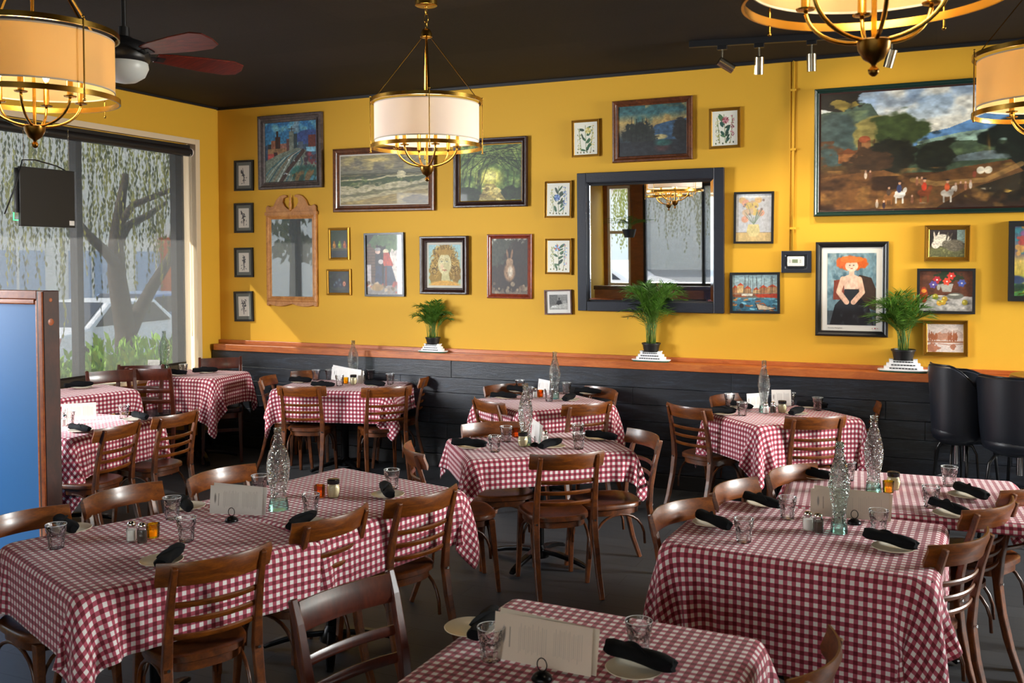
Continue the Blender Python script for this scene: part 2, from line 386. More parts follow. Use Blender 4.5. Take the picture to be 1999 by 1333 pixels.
    for nm, st in (('bulb', 8.5),):
        t = NT(nm); e = t.n('ShaderNodeEmission'); e.inputs[0].default_value = (1.0, 0.86, 0.62, 1); e.inputs[1].default_value = st; t.l(e.outputs[0], t.out.inputs[0]); MAT[nm] = t.m
    plain('frosted', hexc('DDE4E2'), 0.35)
    # painted artwork shown as printed colour on a sheet
    for nm, ro, coat in (('art_print', 0.6, 0.0), ('art_glazed', 0.4, 0.35), ('art_oil', 0.5, 0.08)):
        t = NT(nm); at_ = t.n('ShaderNodeAttribute'); at_.attribute_name = 'paint'; b = t.bsdf(at_.outputs['Color'], ro); b.inputs['Coat Weight'].default_value = coat; b.inputs['Coat Roughness'].default_value = 0.03
        MAT[nm] = t.m
setup_materials()

# ---------------------------------------------------------------- the room
W = 8.0; XL = -6.99; XR = 4.2; YB = -5.0; ZC = 3.575
struct('floor', MB().box((XL-0.3, YB-0.2, -0.08), (XR+0.2, W+0.2, 0)), 'floor')
struct('ceiling', MB().box((XL-0.3, YB-0.2, ZC), (XR+0.2, W+0.2, ZC+0.1)), 'ceiling')
struct('wall_back', MB().box((XL-0.3, W, 0), (XR+0.2, W+0.15, ZC)), 'yellow')
RY0, RY1 = 4.6, 7.75
struct('wall_right', MB().box((XR, YB, 0), (XR+0.15, RY0, ZC)).box((XR, RY1, 0), (XR+0.15, W, ZC)).box((XR, RY0, 0), (XR+0.15, RY1, 1.1)).box((XR, RY0, 3.3), (XR+0.15, RY1, ZC)), 'yellow')
wr_ = struct('window_8', MB().box((XR+0.02, RY0, 1.1), (XR+0.12, RY0+0.07, 3.3)).box((XR+0.02, RY1-0.07, 1.1), (XR+0.12, RY1, 3.3)).box((XR+0.02, RY0+0.07, 1.1), (XR+0.12, RY1-0.07, 1.17)).box((XR+0.02, RY0+0.07, 3.23), (XR+0.12, RY1-0.07, 3.3)), 'window_frame')  # unseen window, put in to carry the added key lamp from the right
MB().box((XR+0.06, RY0+0.07, 1.17), (XR+0.066, RY1-0.07, 3.23)).build('pane', 'window_glass', wr_)
# left wall round the street window opening
WY0, WY1, WZ0, WZ1 = 4.75, 7.66, 0.80, 3.16
VY0, VY1 = 0.3, 4.3
XO = XL-0.28
struct('wall_left', MB().box((XO, WY1, 0), (XL, W, ZC)).box((XO, WY0, 0), (XL, WY1, WZ0)).box((XO, WY0, WZ1), (XL, WY1, ZC)).box((XO, VY1, 0), (XL, WY0, ZC)).box((XO, VY0, 0), (XL, VY1, WZ0)).box((XO, VY0, WZ1), (XL, VY1, ZC)).box((XO, YB, 0), (XL, VY0, ZC)), 'yellow')
# trim round the opening and reveals
struct('trim_1', MB().box((XO+0.05, WY1-0.012, WZ0), (XL+0.012, WY1+0.05, WZ1+0.045)).box((XL-0.002, WY0-0.05, WZ1-0.01), (XL+0.012, WY1-0.012, WZ1+0.045)), 'cream_trim', bevel=0.003)
struct('trim_2', MB().box((XO+0.02, WY0, WZ0-0.03), (XL+0.03, WY1-0.012, WZ0+0.005)), 'cream_trim', bevel=0.004)
# window: frame, panes
wf = struct('window_1', MB().box((XO+0.02, WY1-0.10, WZ0), (XO+0.10, WY1-0.012, WZ1)).box((XO+0.02, WY0, WZ1-0.06), (XO+0.10, WY1-0.10, WZ1)).box((XO+0.02, WY0, WZ0), (XO+0.10, WY1-0.10, WZ0+0.07)), 'window_frame', bevel=0.004)
ymul = at(149, 450, x=XO+0.06)[1]
ys = [WY1-0.10, ymul, WY0]
for i in range(1, len(ys)-1):
    MB().box((XO+0.015, ys[i]-0.035, WZ0+0.07), (XO+0.105, ys[i]+0.035, WZ1-0.06)).build('mullion', 'window_frame', wf, bevel=0.004)
for i in range(len(ys)-1):
    MB().box((XO+0.055, ys[i+1]+0.03, WZ0+0.07), (XO+0.061, ys[i]-0.03, WZ1-0.06)).build('pane', 'window_glass', wf)
wf2 = struct('window_7', MB().box((XO+0.02, VY0, WZ0), (XO+0.10, VY0+0.08, WZ1)).box((XO+0.02, VY1-0.08, WZ0), (XO+0.10, VY1, WZ1)).box((XO+0.02, VY0+0.08, WZ0), (XO+0.10, VY1-0.08, WZ0+0.07)).box((XO+0.02, VY0+0.08, WZ1-0.06), (XO+0.10, VY1-0.08, WZ1)).box((XO+0.02, 2.26, WZ0+0.07), (XO+0.10, 2.34, WZ1-0.06)), 'window_frame')  # unseen window, left without a blind to let the added lamp in
MB().box((XO+0.055, VY0+0.08, WZ0+0.07), (XO+0.061, VY1-0.08, WZ1-0.06)).build('pane', 'window_glass', wf2)
# roller blind, pulled down to just above the sill
bl = empty('roller_blind', (XL-0.06, 4.0, 3.07), label='grey see-through roller blind pulled down over the street window', cat='blind')
MB().tube([(0, WY0+0.05-4.0, 0), (0, WY1-0.02-4.0, 0)], 0.042, 16).build('roller', 'black_paint', bl, smooth=40)
MB().box((-0.045, WY0+0.05-4, 0.0), (0.005, WY1-0.02-4, 0.075)).build('headrail', 'black_paint', bl, bevel=0.004)
MB().box((-0.041, WY0+0.06-4, -2.165), (-0.0405, WY1-0.07-4, 0.0)).build('screen', 'screen', bl)
MB().box((-0.048, WY0+0.06-4, -2.19), (-0.034, WY1-0.07-4, -2.163)).build('bottom_bar', 'black_paint', bl, bevel=0.003)
MB().tube([(0.02, WY1-0.045-4, -0.02), (0.022, WY1-0.045-4, -1.9)], 0.0022, 6).tube([(0.035, WY1-0.045-4, -0.02), (0.035, WY1-0.045-4, -1.7), (0.0285, WY1-0.045-4, -1.9)], 0.0022, 6).build('pull_cord', 'cream_trim', bl)
MB().lathe([(0.046, -0.012), (0.046, 0.0)], n=16).xf(Matrix.Translation((0, WY1-0.02-4, 0)) @ Matrix.Rotation(PI/2, 4, 'X')).build('end_cap', 'white_trim', bl)

# wainscot boards along the back wall (stained black), capped by the cedar ledge
wm = MB(); rnd = random.Random(3)
zb = [0.125, 0.27, 0.415, 0.56, 0.705, 0.85, 1.01]
for i in range(6):
    x = XL+0.012; first = True
    while x < XR:
        ln = rnd.uniform(1.4, 3.2) if not first else rnd.uniform(0.8, 3.2); first = False
        wm.box((x+0.001, W-0.145-rnd.uniform(0, 0.004), zb[i]+0.0015), (min(x+ln, XR)-0.001, W, zb[i+1]-0.0015)); x += ln
struct('trim_3', wm, 'boards', bevel=0.002)
struct('baseboard_back', MB().box((XL+0.012, W-0.16, 0), (XR, W, 0.122)), 'black_paint', bevel=0.004)
struct('baseboard_left', MB().box((XL, YB, 0), (XL+0.015, W-0.16, 0.14)), 'black_paint', bevel=0.004)
ledge = empty('wooden_ledge', (-1.4, W-0.1, 1.01), label='long cedar-brown ledge capping the black board wainscot', cat='ledge')
MB().box((XL+0.05+1.4, -0.07, 0.0), (XR+1.4-0.002, 0.099, 0.065)).build('ledge_board', 'cedar', ledge, bevel=0.004)
MB().box((XL+0.004+1.4, 0.065, 0.065), (XR+1.4-0.002, 0.099, 0.10)).build('back_strip', 'cedar', ledge, bevel=0.003)
# ceiling-edge black bead and corner
struct('trim_4', MB().box((XL, W-0.02, ZC-0.025), (XR, W, ZC)), 'black_paint')
struct('trim_5', MB().box((XL, WY0, ZC-0.02), (XL+0.02, W-0.02, ZC)), 'black_paint')

# front wall behind the camera with its tall windows (seen in the mirrors)
fw = MB(); xs = [(-6.9, -6.35), (-6.05, -3.9), (-3.6, -1.4), (-1.1, 1.1), (1.4, 3.6)]
prev = XL-0.28
for a, b in xs:
    fw.box((prev, YB-0.15, 0), (a, YB, ZC)); fw.box((a, YB-0.15, 0), (b, YB, 0.8)); fw.box((a, YB-0.15, 3.1), (b, YB, ZC)); prev = b
fw.box((prev, YB-0.15, 0), (XR+0.15, YB, ZC)); struct('wall_front', fw, 'panel_brown')
for k, (a, b) in enumerate(xs):
    m = MB().box((a, YB-0.12, 0.8), (a+0.06, YB-0.02, 3.1)).box((b-0.06, YB-0.12, 0.8), (b, YB-0.02, 3.1)).box((a+0.06, YB-0.12, 0.8), (b-0.06, YB-0.02, 0.87)).box((a+0.06, YB-0.12, 3.03), (b-0.06, YB-0.02, 3.1))
    if b-a > 1.5: m.box((a+(b-a)*0.62, YB-0.11, 0.87), (a+(b-a)*0.62+0.07, YB-0.03, 3.03))
    else: m.box((a+0.06, YB-0.11, 2.0), (b-0.06, YB-0.03, 2.07))
    w2 = struct('window_%d' % (k+2), m, 'white_trim' if k == 0 else 'window_frame')
    MB().box((a+0.06, YB-0.075, 0.87), (b-0.06, YB-0.07, 3.03)).build('pane', 'window_glass', w2)
    if k == 1: MB().box((a+0.03, YB-0.015, 0.9), (b-0.03, YB-0.014, 3.05)).build('screen', 'screen', w2)
bp = empty('booth_partition', (-5.35, -3.1, 0), label='brown panelled booth partition far behind, seen in the black mirror', cat='partition')
MB().box((-1.2, -0.06, 0), (1.25, 0.06, 0.90)).build('panel', 'panel_brown', bp)
MB().box((-1.22, -0.08, 0.86), (1.27, 0.08, 0.94)).box((1.12, -0.085, 0), (1.27, 0.085, 0.86)).build('frame', 'mahogany', bp, bevel=0.006)

# conduit up to the ceiling, painted like the wall
cx = at(1548.5, 300, y=W)[0]
cd = empty('wall_conduit', (cx, W-0.011, 2.02), label='thin yellow-painted conduit running from ceiling down to the thermostat', cat='conduit')
MB().tube([(0, 0, 0.0), (0, 0, ZC-2.02-0.02)], 0.0105, 10).build('pipe', 'yellow', cd, smooth=True)
MB().tube([(-0.022, 0.006, 0.0), (-0.022, 0.006, ZC-2.02-0.02)], 0.004, 6).build('wire', 'yellow', cd, smooth=True)
for z in (0.18, 0.82, 1.30):
    MB().box((-0.022, -0.013, z-0.009), (0.022, 0.011, z+0.009)).build('strap', 'yellow', cd, bevel=0.002)
# ---------------------------------------------------------------- dining chairs
def bow_curve(w, y_end, y_mid, z, n=9):
    return [(w*(2*k/(n-1)-1), y_mid+(y_end-y_mid)*(2*k/(n-1)-1)**2, z) for k in range(n)]

def bow(mb, w, y_end, y_mid, z0, z1, th, n=9, lean=0.0, round_=False):
    """curved slat: spans x -w..w, sags back in the middle; lean shifts the top backward"""
    L = []
    for k in range(n):
        t = 2*k/(n-1)-1; x = w*t; y = y_mid+(y_end-y_mid)*t*t
        dy = 2*(y_end-y_mid)*t/w; nx, ny = -dy, 1.0; ln = math.hypot(nx, ny); nx /= ln; ny /= ln
        h = th/2; c = 0.0
        zz0, zz1 = z0, z1
        if round_: c = 0.25*(z1-z0)
        ring = [(x-nx*h, y-ny*h, zz0+c), (x-nx*h-0*lean, y-ny*h-lean, zz1-c), (x-nx*h*0.4, y-ny*h*0.4-lean, zz1), (x+nx*h*0.4, y+ny*h*0.4-lean, zz1), (x+nx*h, y+ny*h-lean, zz1-c), (x+nx*h, y+ny*h, zz0+c), (x+nx*h*0.4, y+ny*h*0.4, zz0), (x-nx*h*0.4, y-ny*h*0.4, zz0)]
        L.append(ring)
    mb.loops(L)

def seat_outline(wf, wb, yf, yb, n=36, p=3.2):
    pts = []
    for k in range(n):
        a = 2*PI*k/n; c, s = math.cos(a), math.sin(a)
        q = (abs(c)**p+abs(s)**p)**(-1/p); u, v = c*q, s*q
        y = (yf+yb)/2+(yf-yb)/2*v; w = wb+(wf-wb)*(v+1)/2
        pts.append((w*u, y))
    return pts

def seat_mesh(wf, wb, yf, yb, z, th, dish=0.010):
    mb = MB(); out = seat_outline(wf, wb, yf, yb); cy = (yf+yb)/2; L = []
    for s, dz in ((0.94, -th), (1.0, -th+0.007), (1.0, -0.006), (0.965, 0.0), (0.86, 0.0), (0.6, -dish*0.7), (0.3, -dish)):
        L.append([(x*s, cy+(y-cy)*s, z+dz) for x, y in out])
    mb.loops(L); return mb

def make_chair():
    t = empty('dining_chair')
    seat_mesh(0.205, 0.178, 0.215, -0.195, 0.462, 0.034).build('seat', 'walnut', t, smooth=50)
    ap = MB(); o1 = seat_outline(0.185, 0.158, 0.19, -0.175); cy = 0.0
    ap.loops([[(x, y, 0.392) for x, y in o1], [(x, y, 0.43) for x, y in o1]]); ap.build('seat_frame', 'walnut', t, smooth=50)
    for s in (-1, 1):
        m = MB(); m.hexa([(s*0.172-0.012, 0.196, 0), (s*0.172+0.012, 0.196, 0), (s*0.172+0.012, 0.220, 0), (s*0.172-0.012, 0.220, 0)],
                         [(s*0.160-0.019, 0.148, 0.43), (s*0.160+0.019, 0.148, 0.43), (s*0.160+0.019, 0.186, 0.43), (s*0.160-0.019, 0.186, 0.43)])
        m.build('front_leg', 'walnut', t, bevel=0.004)
        # one bent stick: splayed back leg, straight at the seat, leaning back above it
        pth = [(s*0.186, -0.315, 0.0), (s*0.183, -0.262, 0.14), (s*0.180, -0.222, 0.30), (s*0.177, -0.203, 0.44), (s*0.175, -0.214, 0.56), (s*0.173, -0.243, 0.70), (s*0.171, -0.283, 0.835)]
        szs = [(0.025, 0.030), (0.027, 0.034), (0.028, 0.038), (0.029, 0.040), (0.027, 0.035), (0.026, 0.030), (0.025, 0.024)]
        MB().tube(pth, 0, sq=szs, up=(1, 0, 0)).build('back_post', 'walnut', t, bevel=0.005)
        MB().cyl((0, 0), 0.0065, 0, 0.004, 10).xf(Matrix.Translation((s*0.177, -0.2235, 0.437)) @ Matrix.Rotation(PI/2, 4, 'X')).build('bolt', 'steel', t)
        # bentwood brace arching under the seat between front and back leg
        arc = []
        for k in range(13):
            a = PI*k/12; arc.append((s*(0.163+0.006*math.cos(a)), 0.0-0.178*math.cos(a)*-1 if False else 0.172*math.cos(a)-0.012, 0.20+0.195*math.sin(a)**0.75))
        MB().tube(arc, 0.0085, 8).build('bent_brace', 'walnut', t, smooth=True)
    arc = [(0.150*math.cos(PI*k/12), 0.165, 0.215+0.18*math.sin(PI*k/12)**0.75) for k in range(13)]
    MB().tube(arc, 0.0085, 8).build('front_brace', 'walnut', t, smooth=True)
    m = MB(); bow(m, 0.222, -0.222, -0.296, 0.758, 0.850, 0.017, 13, 0.018, True); m.build('top_rail', 'walnut_rail', t, smooth=45)
    for z, yb in ((0.668, 0.0), (0.604, 0.014), (0.540, 0.024)):
        m = MB(); bow(m, 0.170, -0.222+yb-0.004, -0.268+yb, z, z+0.023, 0.014, 9, 0.003, True); m.build('slat', 'walnut_rail', t, smooth=45)
    return t

def make_side_chair():
    """ladder-back with the rail held between outer posts and a black vinyl seat"""
    t = empty('side_chair')
    seat_mesh(0.205, 0.185, 0.21, -0.19, 0.475, 0.045, -0.014).build('seat_pad', 'vinyl', t, smooth=60)
    ap = MB(); o1 = seat_outline(0.195, 0.175, 0.195, -0.18); ap.loops([[(x, y, 0.385) for x, y in o1], [(x, y, 0.430) for x, y in o1]]); ap.build('seat_frame', 'mahogany', t, smooth=50)
    for s in (-1, 1):
        m = MB(); m.hexa([(s*0.178-0.013, 0.17, 0), (s*0.178+0.013, 0.17, 0), (s*0.178+0.013, 0.196, 0), (s*0.178-0.013, 0.196, 0)],
                         [(s*0.168-0.018, 0.145, 0.43), (s*0.168+0.018, 0.145, 0.43), (s*0.168+0.018, 0.182, 0.43), (s*0.168-0.018, 0.182, 0.43)])
        m.build('front_leg', 'mahogany', t, bevel=0.004)
        pth = [(s*0.192, -0.285, 0.0), (s*0.192, -0.235, 0.18), (s*0.192, -0.200, 0.36), (s*0.192, -0.196, 0.47), (s*0.193, -0.215, 0.62), (s*0.196, -0.262, 0.80), (s*0.198, -0.292, 0.875)]
        szs = [(0.024, 0.030), (0.026, 0.036), (0.028, 0.040), (0.028, 0.042), (0.027, 0.038), (0.026, 0.032), (0.025, 0.026)]
        MB().tube(pth, 0, sq=szs, up=(1, 0, 0)).build('back_post', 'mahogany', t, bevel=0.005)
        MB().tube([(s*0.175, 0.16, 0.20), (s*0.188, -0.222, 0.20)], 0, sq=(0.014, 0.024), up=(1, 0, 0)).build('stretcher', 'mahogany', t)
    MB().tube([(-0.172, 0.165, 0.28), (0.172, 0.165, 0.28)], 0, sq=(0.014, 0.026)).build('stretcher', 'mahogany', t)
    m = MB(); bow(m, 0.186, -0.262, -0.286, 0.772, 0.868, 0.018, 9, 0.014, True); m.build('top_rail', 'mahogany', t, smooth=45)
    for z, y in ((0.665, -0.240), (0.575, -0.222)):
        m = MB(); bow(m, 0.182, y, y-0.022, z, z+0.034, 0.014, 7, 0.004, True); m.build('slat', 'mahogany', t, smooth=45)
    return t
proto('chair', make_chair()); proto('side', make_side_chair())

def chair(px, py, face, label, kind='chair', group=None, zs=1.0, off=None):
    """stand a chair so its top rail centre is where the photo shows it, facing `face` degrees"""
    ztop = (0.85 if kind == 'chair' else 0.87)*zs
    p = at(px, py, z=ztop); a = math.radians(face); d = (math.cos(a), math.sin(a))
    x = p[0]+d[0]*0.285; y = p[1]+d[1]*0.285
    place(kind, (x, y, 0), a-PI/2, label, 'chair', group, (1, 1, zs) if zs != 1 else None)
    return x, y

G1 = 'ladder-back wooden dining chairs with curved top rails'
G2 = 'side chairs with black vinyl seats'
CH = [
 # left long table, right side
 (430, 1083, 153, 'dark curved-rail wooden chair at left long table, nearest the camera', 'chair'),
 (660, 1003, 168, 'middle curved-rail wooden chair on right side of left long table', 'chair'),
 (836, 962, 160, 'farthest curved-rail wooden chair on right side of left long table', 'chair'),
 # left long table, far side
 (30, 1002, 350, 'wooden chair below the blue panel, leftmost on far side of long table', 'chair'),
 (230, 954, 353, 'shiny brown chair on far side of left long table, between two others', 'chair'),
 (424, 917, 351, 'shiny brown chair behind the white menu on the left long table', 'chair'),
 # centre table
 (1112, 885, 129, 'brown slatted chair seen from behind at near side of centre table', 'chair'),
 (1266, 845, 222, 'brown chair at right end of centre table with cloth corner over its seat', 'chair'),
 (962, 824, 306, 'brown chair on far side of centre table, behind the tumblers', 'chair'),
 (800, 873, 40, 'brown chair seen edge-on at left end of centre table', 'chair'),
 # wall table behind the centre table
 (946, 781, 58, 'brown chair at left corner of wall table behind the centre table', 'chair'),
 (1152, 787, 140, 'brown chair in front of wall table behind centre table, seen from behind', 'chair'),
 (983, 750, 324, 'brown chair against black boards, left rear of table behind the centre table', 'chair'),
 (1180, 757, 236, 'brown chair against black boards, right rear of table behind the centre table', 'chair'),
 # right wall table
 (1337, 792, 62, 'brown chair at left corner of wall table below the harbour painting', 'chair'),
 (1597, 813, 120, 'brown slatted chair centred in front of wall table under the poster', 'chair'),
 (1421, 769, 322, 'brown chair against black boards, left rear of table under the poster', 'chair'),
 (1686, 777, 228, 'brown chair against black boards, right rear of table under the poster', 'chair'),
 # table left on back wall
 (516, 736, 22, 'brown chair at left end of wall table below the seascape', 'chair'),
 (585, 754, 107, 'left of two brown chairs seen from behind before table below seascape', 'chair'),
 (757, 755, 134, 'right of two brown chairs seen from behind before table below seascape', 'chair'),
 (832, 733, 205, 'brown chair at right end of wall table below the seascape', 'chair'),
 (613, 723, 300, 'brown chair mostly hidden at rear of wall table below the seascape', 'chair'),
 # near right table and the one joined behind it
 (1317, 983, 337, 'light brown chair nearest on left side of the front right table', 'chair'),
 (1422, 943, 343, 'light brown chair second on left side of the right-hand tables', 'chair'),
 (1535, 912, 334, 'light brown chair farthest on left side of the right-hand tables', 'chair'),
 (1893, 1050, 150, 'dark curved-rail chair nearest on right side of the front right table', 'chair'),
 (1948, 985, 150, 'dark chair second on right side of the right-hand tables', 'chair'),
 (2016, 948, 150, 'dark chair cut by right frame edge beside the right-hand tables', 'chair'),
 # behind the blue partition
 (240, 828, 187, 'left of two brown chairs at table beside the blue partition', 'chair'),
 (352, 806, 179, 'right of two brown chairs at table beside the blue partition', 'chair'),
 # nearest table
 (1612, 1276, 172, 'curved top rail chair at right of nearest table, cut by bottom edge', 'chair'),
]
for px, py, fa, lb, kd in CH: chair(px, py, fa, lb, kd, G1)
chair(672, 1143, 341, 'dark ladder-back chair with outer posts at left of nearest table', 'side', G2)
chair(289, 719, 112, 'reddish-brown ladder-back chair with black seat before the corner window table', 'side', G2, 1.12)
chair(430, 698, 312, 'dark chair with blue sheen in the room corner behind window table', 'side', G2, 1.12)
chair(216, 723, 330, 'dark chair with blue sheen between the two window tables', 'side', G2, 1.12)
chair(275, 713, 300, 'dark chair against the window behind the corner table, mostly hidden', 'side', G2, 1.12)
# seat-only view below the left long table's front end
place('side', (-3.62, 2.20, 0), math.radians(70-90), 'dark wooden chair pushed under front end of left long table, seat showing', 'chair', G2)

# ---------------------------------------------------------------- tables and cloths
def sim_cloth(L, Wd, ovx0, ovx1, ovy0, ovy1, ztop, seed, rot=0.0, steps=210, stiff=9, seats=()):
    """lets a square-cut cloth fall over a table top; returns grid positions and rest coordinates"""
    rs = np.random.RandomState(seed); h = 0.031
    x0, x1, y0, y1 = -L/2-ovx0, L/2+ovx1, -Wd/2-ovy0, Wd/2+ovy1
    nx = int(round((x1-x0)/h))+1; ny = int(round((y1-y0)/h))+1
    X, Y = np.meshgrid(np.linspace(x0, x1, nx), np.linspace(y0, y1, ny), indexing='ij')
    hx = (x1-x0)/(nx-1); hy = (y1-y0)/(ny-1)
    U, V = X.copy(), Y.copy()
    if rot:
        c, s = math.cos(rot), math.sin(rot); X, Y = X*c-Y*s, X*s+Y*c
    P = np.stack([X, Y, np.full_like(X, ztop)], -1)
    out = np.maximum(np.maximum(np.abs(X)-L/2, np.abs(Y)-Wd/2), 0)
    # start already partly fallen, with gentle waves so the folds come out irregular
    P[..., 2] -= out*0.35
    ph = rs.uniform(0, 6.28, 6)
    wob = 0.02*np.sin(9*X+ph[0])*np.sin(8*Y+ph[1])+0.012*np.sin(21*X+ph[2]+3*Y)+0.012*np.sin(19*Y+ph[3]+4*X)
    P[..., 2] += wob*np.minimum(out*6, 1); P[..., 0] += 0.2*wob*np.minimum(out*6, 1); P[..., 1] -= 0.2*wob*np.minimum(out*6, 1)
    pin = (np.abs(X) < L/2-0.03) & (np.abs(Y) < Wd/2-0.03); P0 = P.copy(); Pp = P.copy()
    mob = (~pin).astype(float)[..., None]
    dg = math.hypot(hx, hy)
    def con(A, B, d, k=0.5):
        D = P[B]-P[A]; ln = np.sqrt((D*D).sum(-1, keepdims=True))+1e-9
        wa, wb_ = mob[A], mob[B]; w = np.maximum(wa+wb_, 1e-6)
        C = D*((ln-d)/ln/w)*(2*k)
        P[A] += C*wa; P[B] -= C*wb_
    S = slice; sets = []
    for k in (0, 1):
        a = nx-1-k; n_ = (a+1)//2
        if n_ > 0: sets.append(((S(k, k+2*n_, 2), S(None)), (S(k+1, k+2*n_+1, 2), S(None)), hx, 0.5))
        a = ny-1-k; n_ = (a+1)//2
        if n_ > 0: sets.append(((S(None), S(k, k+2*n_, 2)), (S(None), S(k+1, k+2*n_+1, 2)), hy, 0.5))
    for k in (0, 1):
        n_ = (nx-1-k+1)//2
        sets.append(((S(k, k+2*n_, 2), S(0, -1)), (S(k+1, k+2*n_+1, 2), S(1, None)), dg, 0.12))
        sets.append(((S(k, k+2*n_, 2), S(1, None)), (S(k+1, k+2*n_+1, 2), S(0, -1)), dg, 0.12))
    bend = [((S(0, -2), S(None)), (S(2, None), S(None)), 2*hx), ((S(None), S(0, -2)), (S(None), S(2, None)), 2*hy)]
    a_, b_ = L/2+0.005, Wd/2+0.005; dt = 0.016
    for it in range(steps):
        vel = (P-Pp)*0.965; Pp = P.copy(); P += vel*mob; P[..., 2:3] -= 9.8*dt*dt*mob
        if it < steps*0.6: P[..., :2] += rs.normal(0, 0.00025, P[..., :2].shape)*mob
        for q in range(stiff):
            for A, B, d, k in sets: con(A, B, d, k)
            if q % 3 == 0:
                for A, B, d in bend:
                    D = P[B]-P[A]; ln = np.sqrt((D*D).sum(-1, keepdims=True))+1e-9
                    C = D*((ln-d)/ln)*0.035; P[A] += C*mob[A]; P[B] -= C*mob[B]
            x, y, z = P[..., 0], P[..., 1], P[..., 2]
            ins = (np.abs(x) < a_) & (np.abs(y) < b_) & (z < ztop)
            dz = ztop-z; dx = a_-np.abs(x); dy = b_-np.abs(y)
            up = ins & (dz <= np.minimum(dx, dy)+0.004); sx = ins & ~up & (dx <= dy); sy = ins & ~up & ~sx
            z[up] = ztop; x[sx] = np.sign(x[sx])*a_; y[sy] = np.sign(y[sy])*b_
            for (cx_, cy_, ca, sa, hw, hd, zt) in seats:
                lx = (x-cx_)*ca+(y-cy_)*sa; ly = -(x-cx_)*sa+(y-cy_)*ca
                inn = (np.abs(lx) < hw) & (np.abs(ly) < hd) & (z < zt) & (z > zt-0.12)
                z[inn] = zt
            P[pin] = P0[pin]
    return P, U, V

TAB = {}
def make_table_proto():
    t = empty('pedestal_table')
    MB().lathe([(0.03, 0.06), (0.032, 0.10), (0.036, 0.12), (0.036, 0.70)], n=20).build('column', 'dark_metal', t, smooth=40)
    MB().lathe([(0.07, 0.035), (0.07, 0.055), (0.05, 0.085), (0.036, 0.11)], n=20).build('hub', 'dark_metal', t, smooth=40)
    MB().box((-0.2, -0.03, 0.70), (0.2, 0.03, 0.715)).box((-0.03, -0.2, 0.70), (0.03, 0.2, 0.715)).build('top_bracket', 'dark_metal', t)
    for k in range(4):
        a = k*PI/2+PI/4; c, s = math.cos(a), math.sin(a)
        pts = [(c*r, s*r, z) for r, z in ((0.04, 0.075), (0.14, 0.068), (0.24, 0.050), (0.31, 0.030), (0.345, 0.016))]
        MB().tube(pts, 0, sq=[(0.055, 0.03), (0.05, 0.03), (0.046, 0.028), (0.042, 0.026), (0.034, 0.02)], up=(0, 0, 1)).build('base_foot', 'dark_metal', t, bevel=0.008)
    return t
proto('table', make_table_proto())

def table(key, cx, cy, ang, L, Wd, ov, where, z=0.76, seed=1, lift=0.0, seats=(), rot=0.0, clothlabel=None):
    a = math.radians(ang)
    t = place('table', (cx, cy, 0), a, 'dark metal pedestal table under the checked cloth, %s' % where, 'table', 'pedestal tables under checked cloths')
    zs = (z-0.045)/0.715; t.scale = (1, 1, zs)
    top = MB().prism([(sx*(L/2-0.032)+0.012*cu*sx*(1 if cu*sx>0 else -1), sy*(Wd/2-0.032)+0.012*cv*sy*(1 if cv*sy>0 else -1)) for sx, sy, cu, cv in ((1, 1, 1, 0), (1, 1, 0.7, 0.7), (1, 1, 0, 1), (-1, 1, 0, 1), (-1, 1, -0.7, 0.7), (-1, 1, -1, 0), (-1, -1, -1, 0), (-1, -1, -0.7, -0.7), (-1, -1, 0, -1), (1, -1, 0, -1), (1, -1, 0.7, -0.7), (1, -1, 1, 0))], 'z', (z-0.045)/zs, (z-0.012)/zs)
    top.build('tabletop', 'walnut', t)
    c, s = math.cos(a), math.sin(a)
    st = []
    for (wx, wy, wa) in seats:   # chair seats under the hem
        dx, dy = wx-cx, wy-cy; st.append((dx*c+dy*s, -dx*s+dy*c, math.cos(wa-a), math.sin(wa-a), 0.21, 0.22, 0.475))
    P, U, V = sim_cloth(L, Wd, *ov, z+lift, seed, rot, seats=st)
    nx, ny = U.shape
    vs = [tuple(p) for p in (P.reshape(-1, 3)-np.array([0, 0, z]))]
    fs = [(i*ny+j, (i+1)*ny+j, (i+1)*ny+j+1, i*ny+j+1) for i in range(nx-1) for j in range(ny-1)]
    me = bpy.data.meshes.new('tablecloth'); me.from_pydata(vs, [], fs)
    uvl = me.uv_layers.new(name='UVMap'); li = np.zeros(len(me.loops), dtype=np.int32); me.loops.foreach_get('vertex_index', li)
    uvs = np.stack([U.reshape(-1)[li]+3.0, V.reshape(-1)[li]+3.0], -1).astype(np.float32).ravel(); uvl.data.foreach_set('uv', uvs)
    me.materials.append(MAT['gingham']); me.shade_smooth(); me.update()
    o = bpy.data.objects.new('tablecloth', me); COL.objects.link(o); o.location = (cx, cy, z); o.rotation_euler = (0, 0, a)
    md = o.modifiers.new('sub', 'SUBSURF'); md.levels = 1; md.render_levels = 1
    md = o.modifiers.new('thick', 'SOLIDIFY'); md.thickness = 0.0014; md.offset = 0.0
    tag(o, clothlabel or ('red and white gingham tablecloth %s' % where), 'tablecloth', 'gingham tablecloths')
    TAB[key] = (cx, cy, a, z)

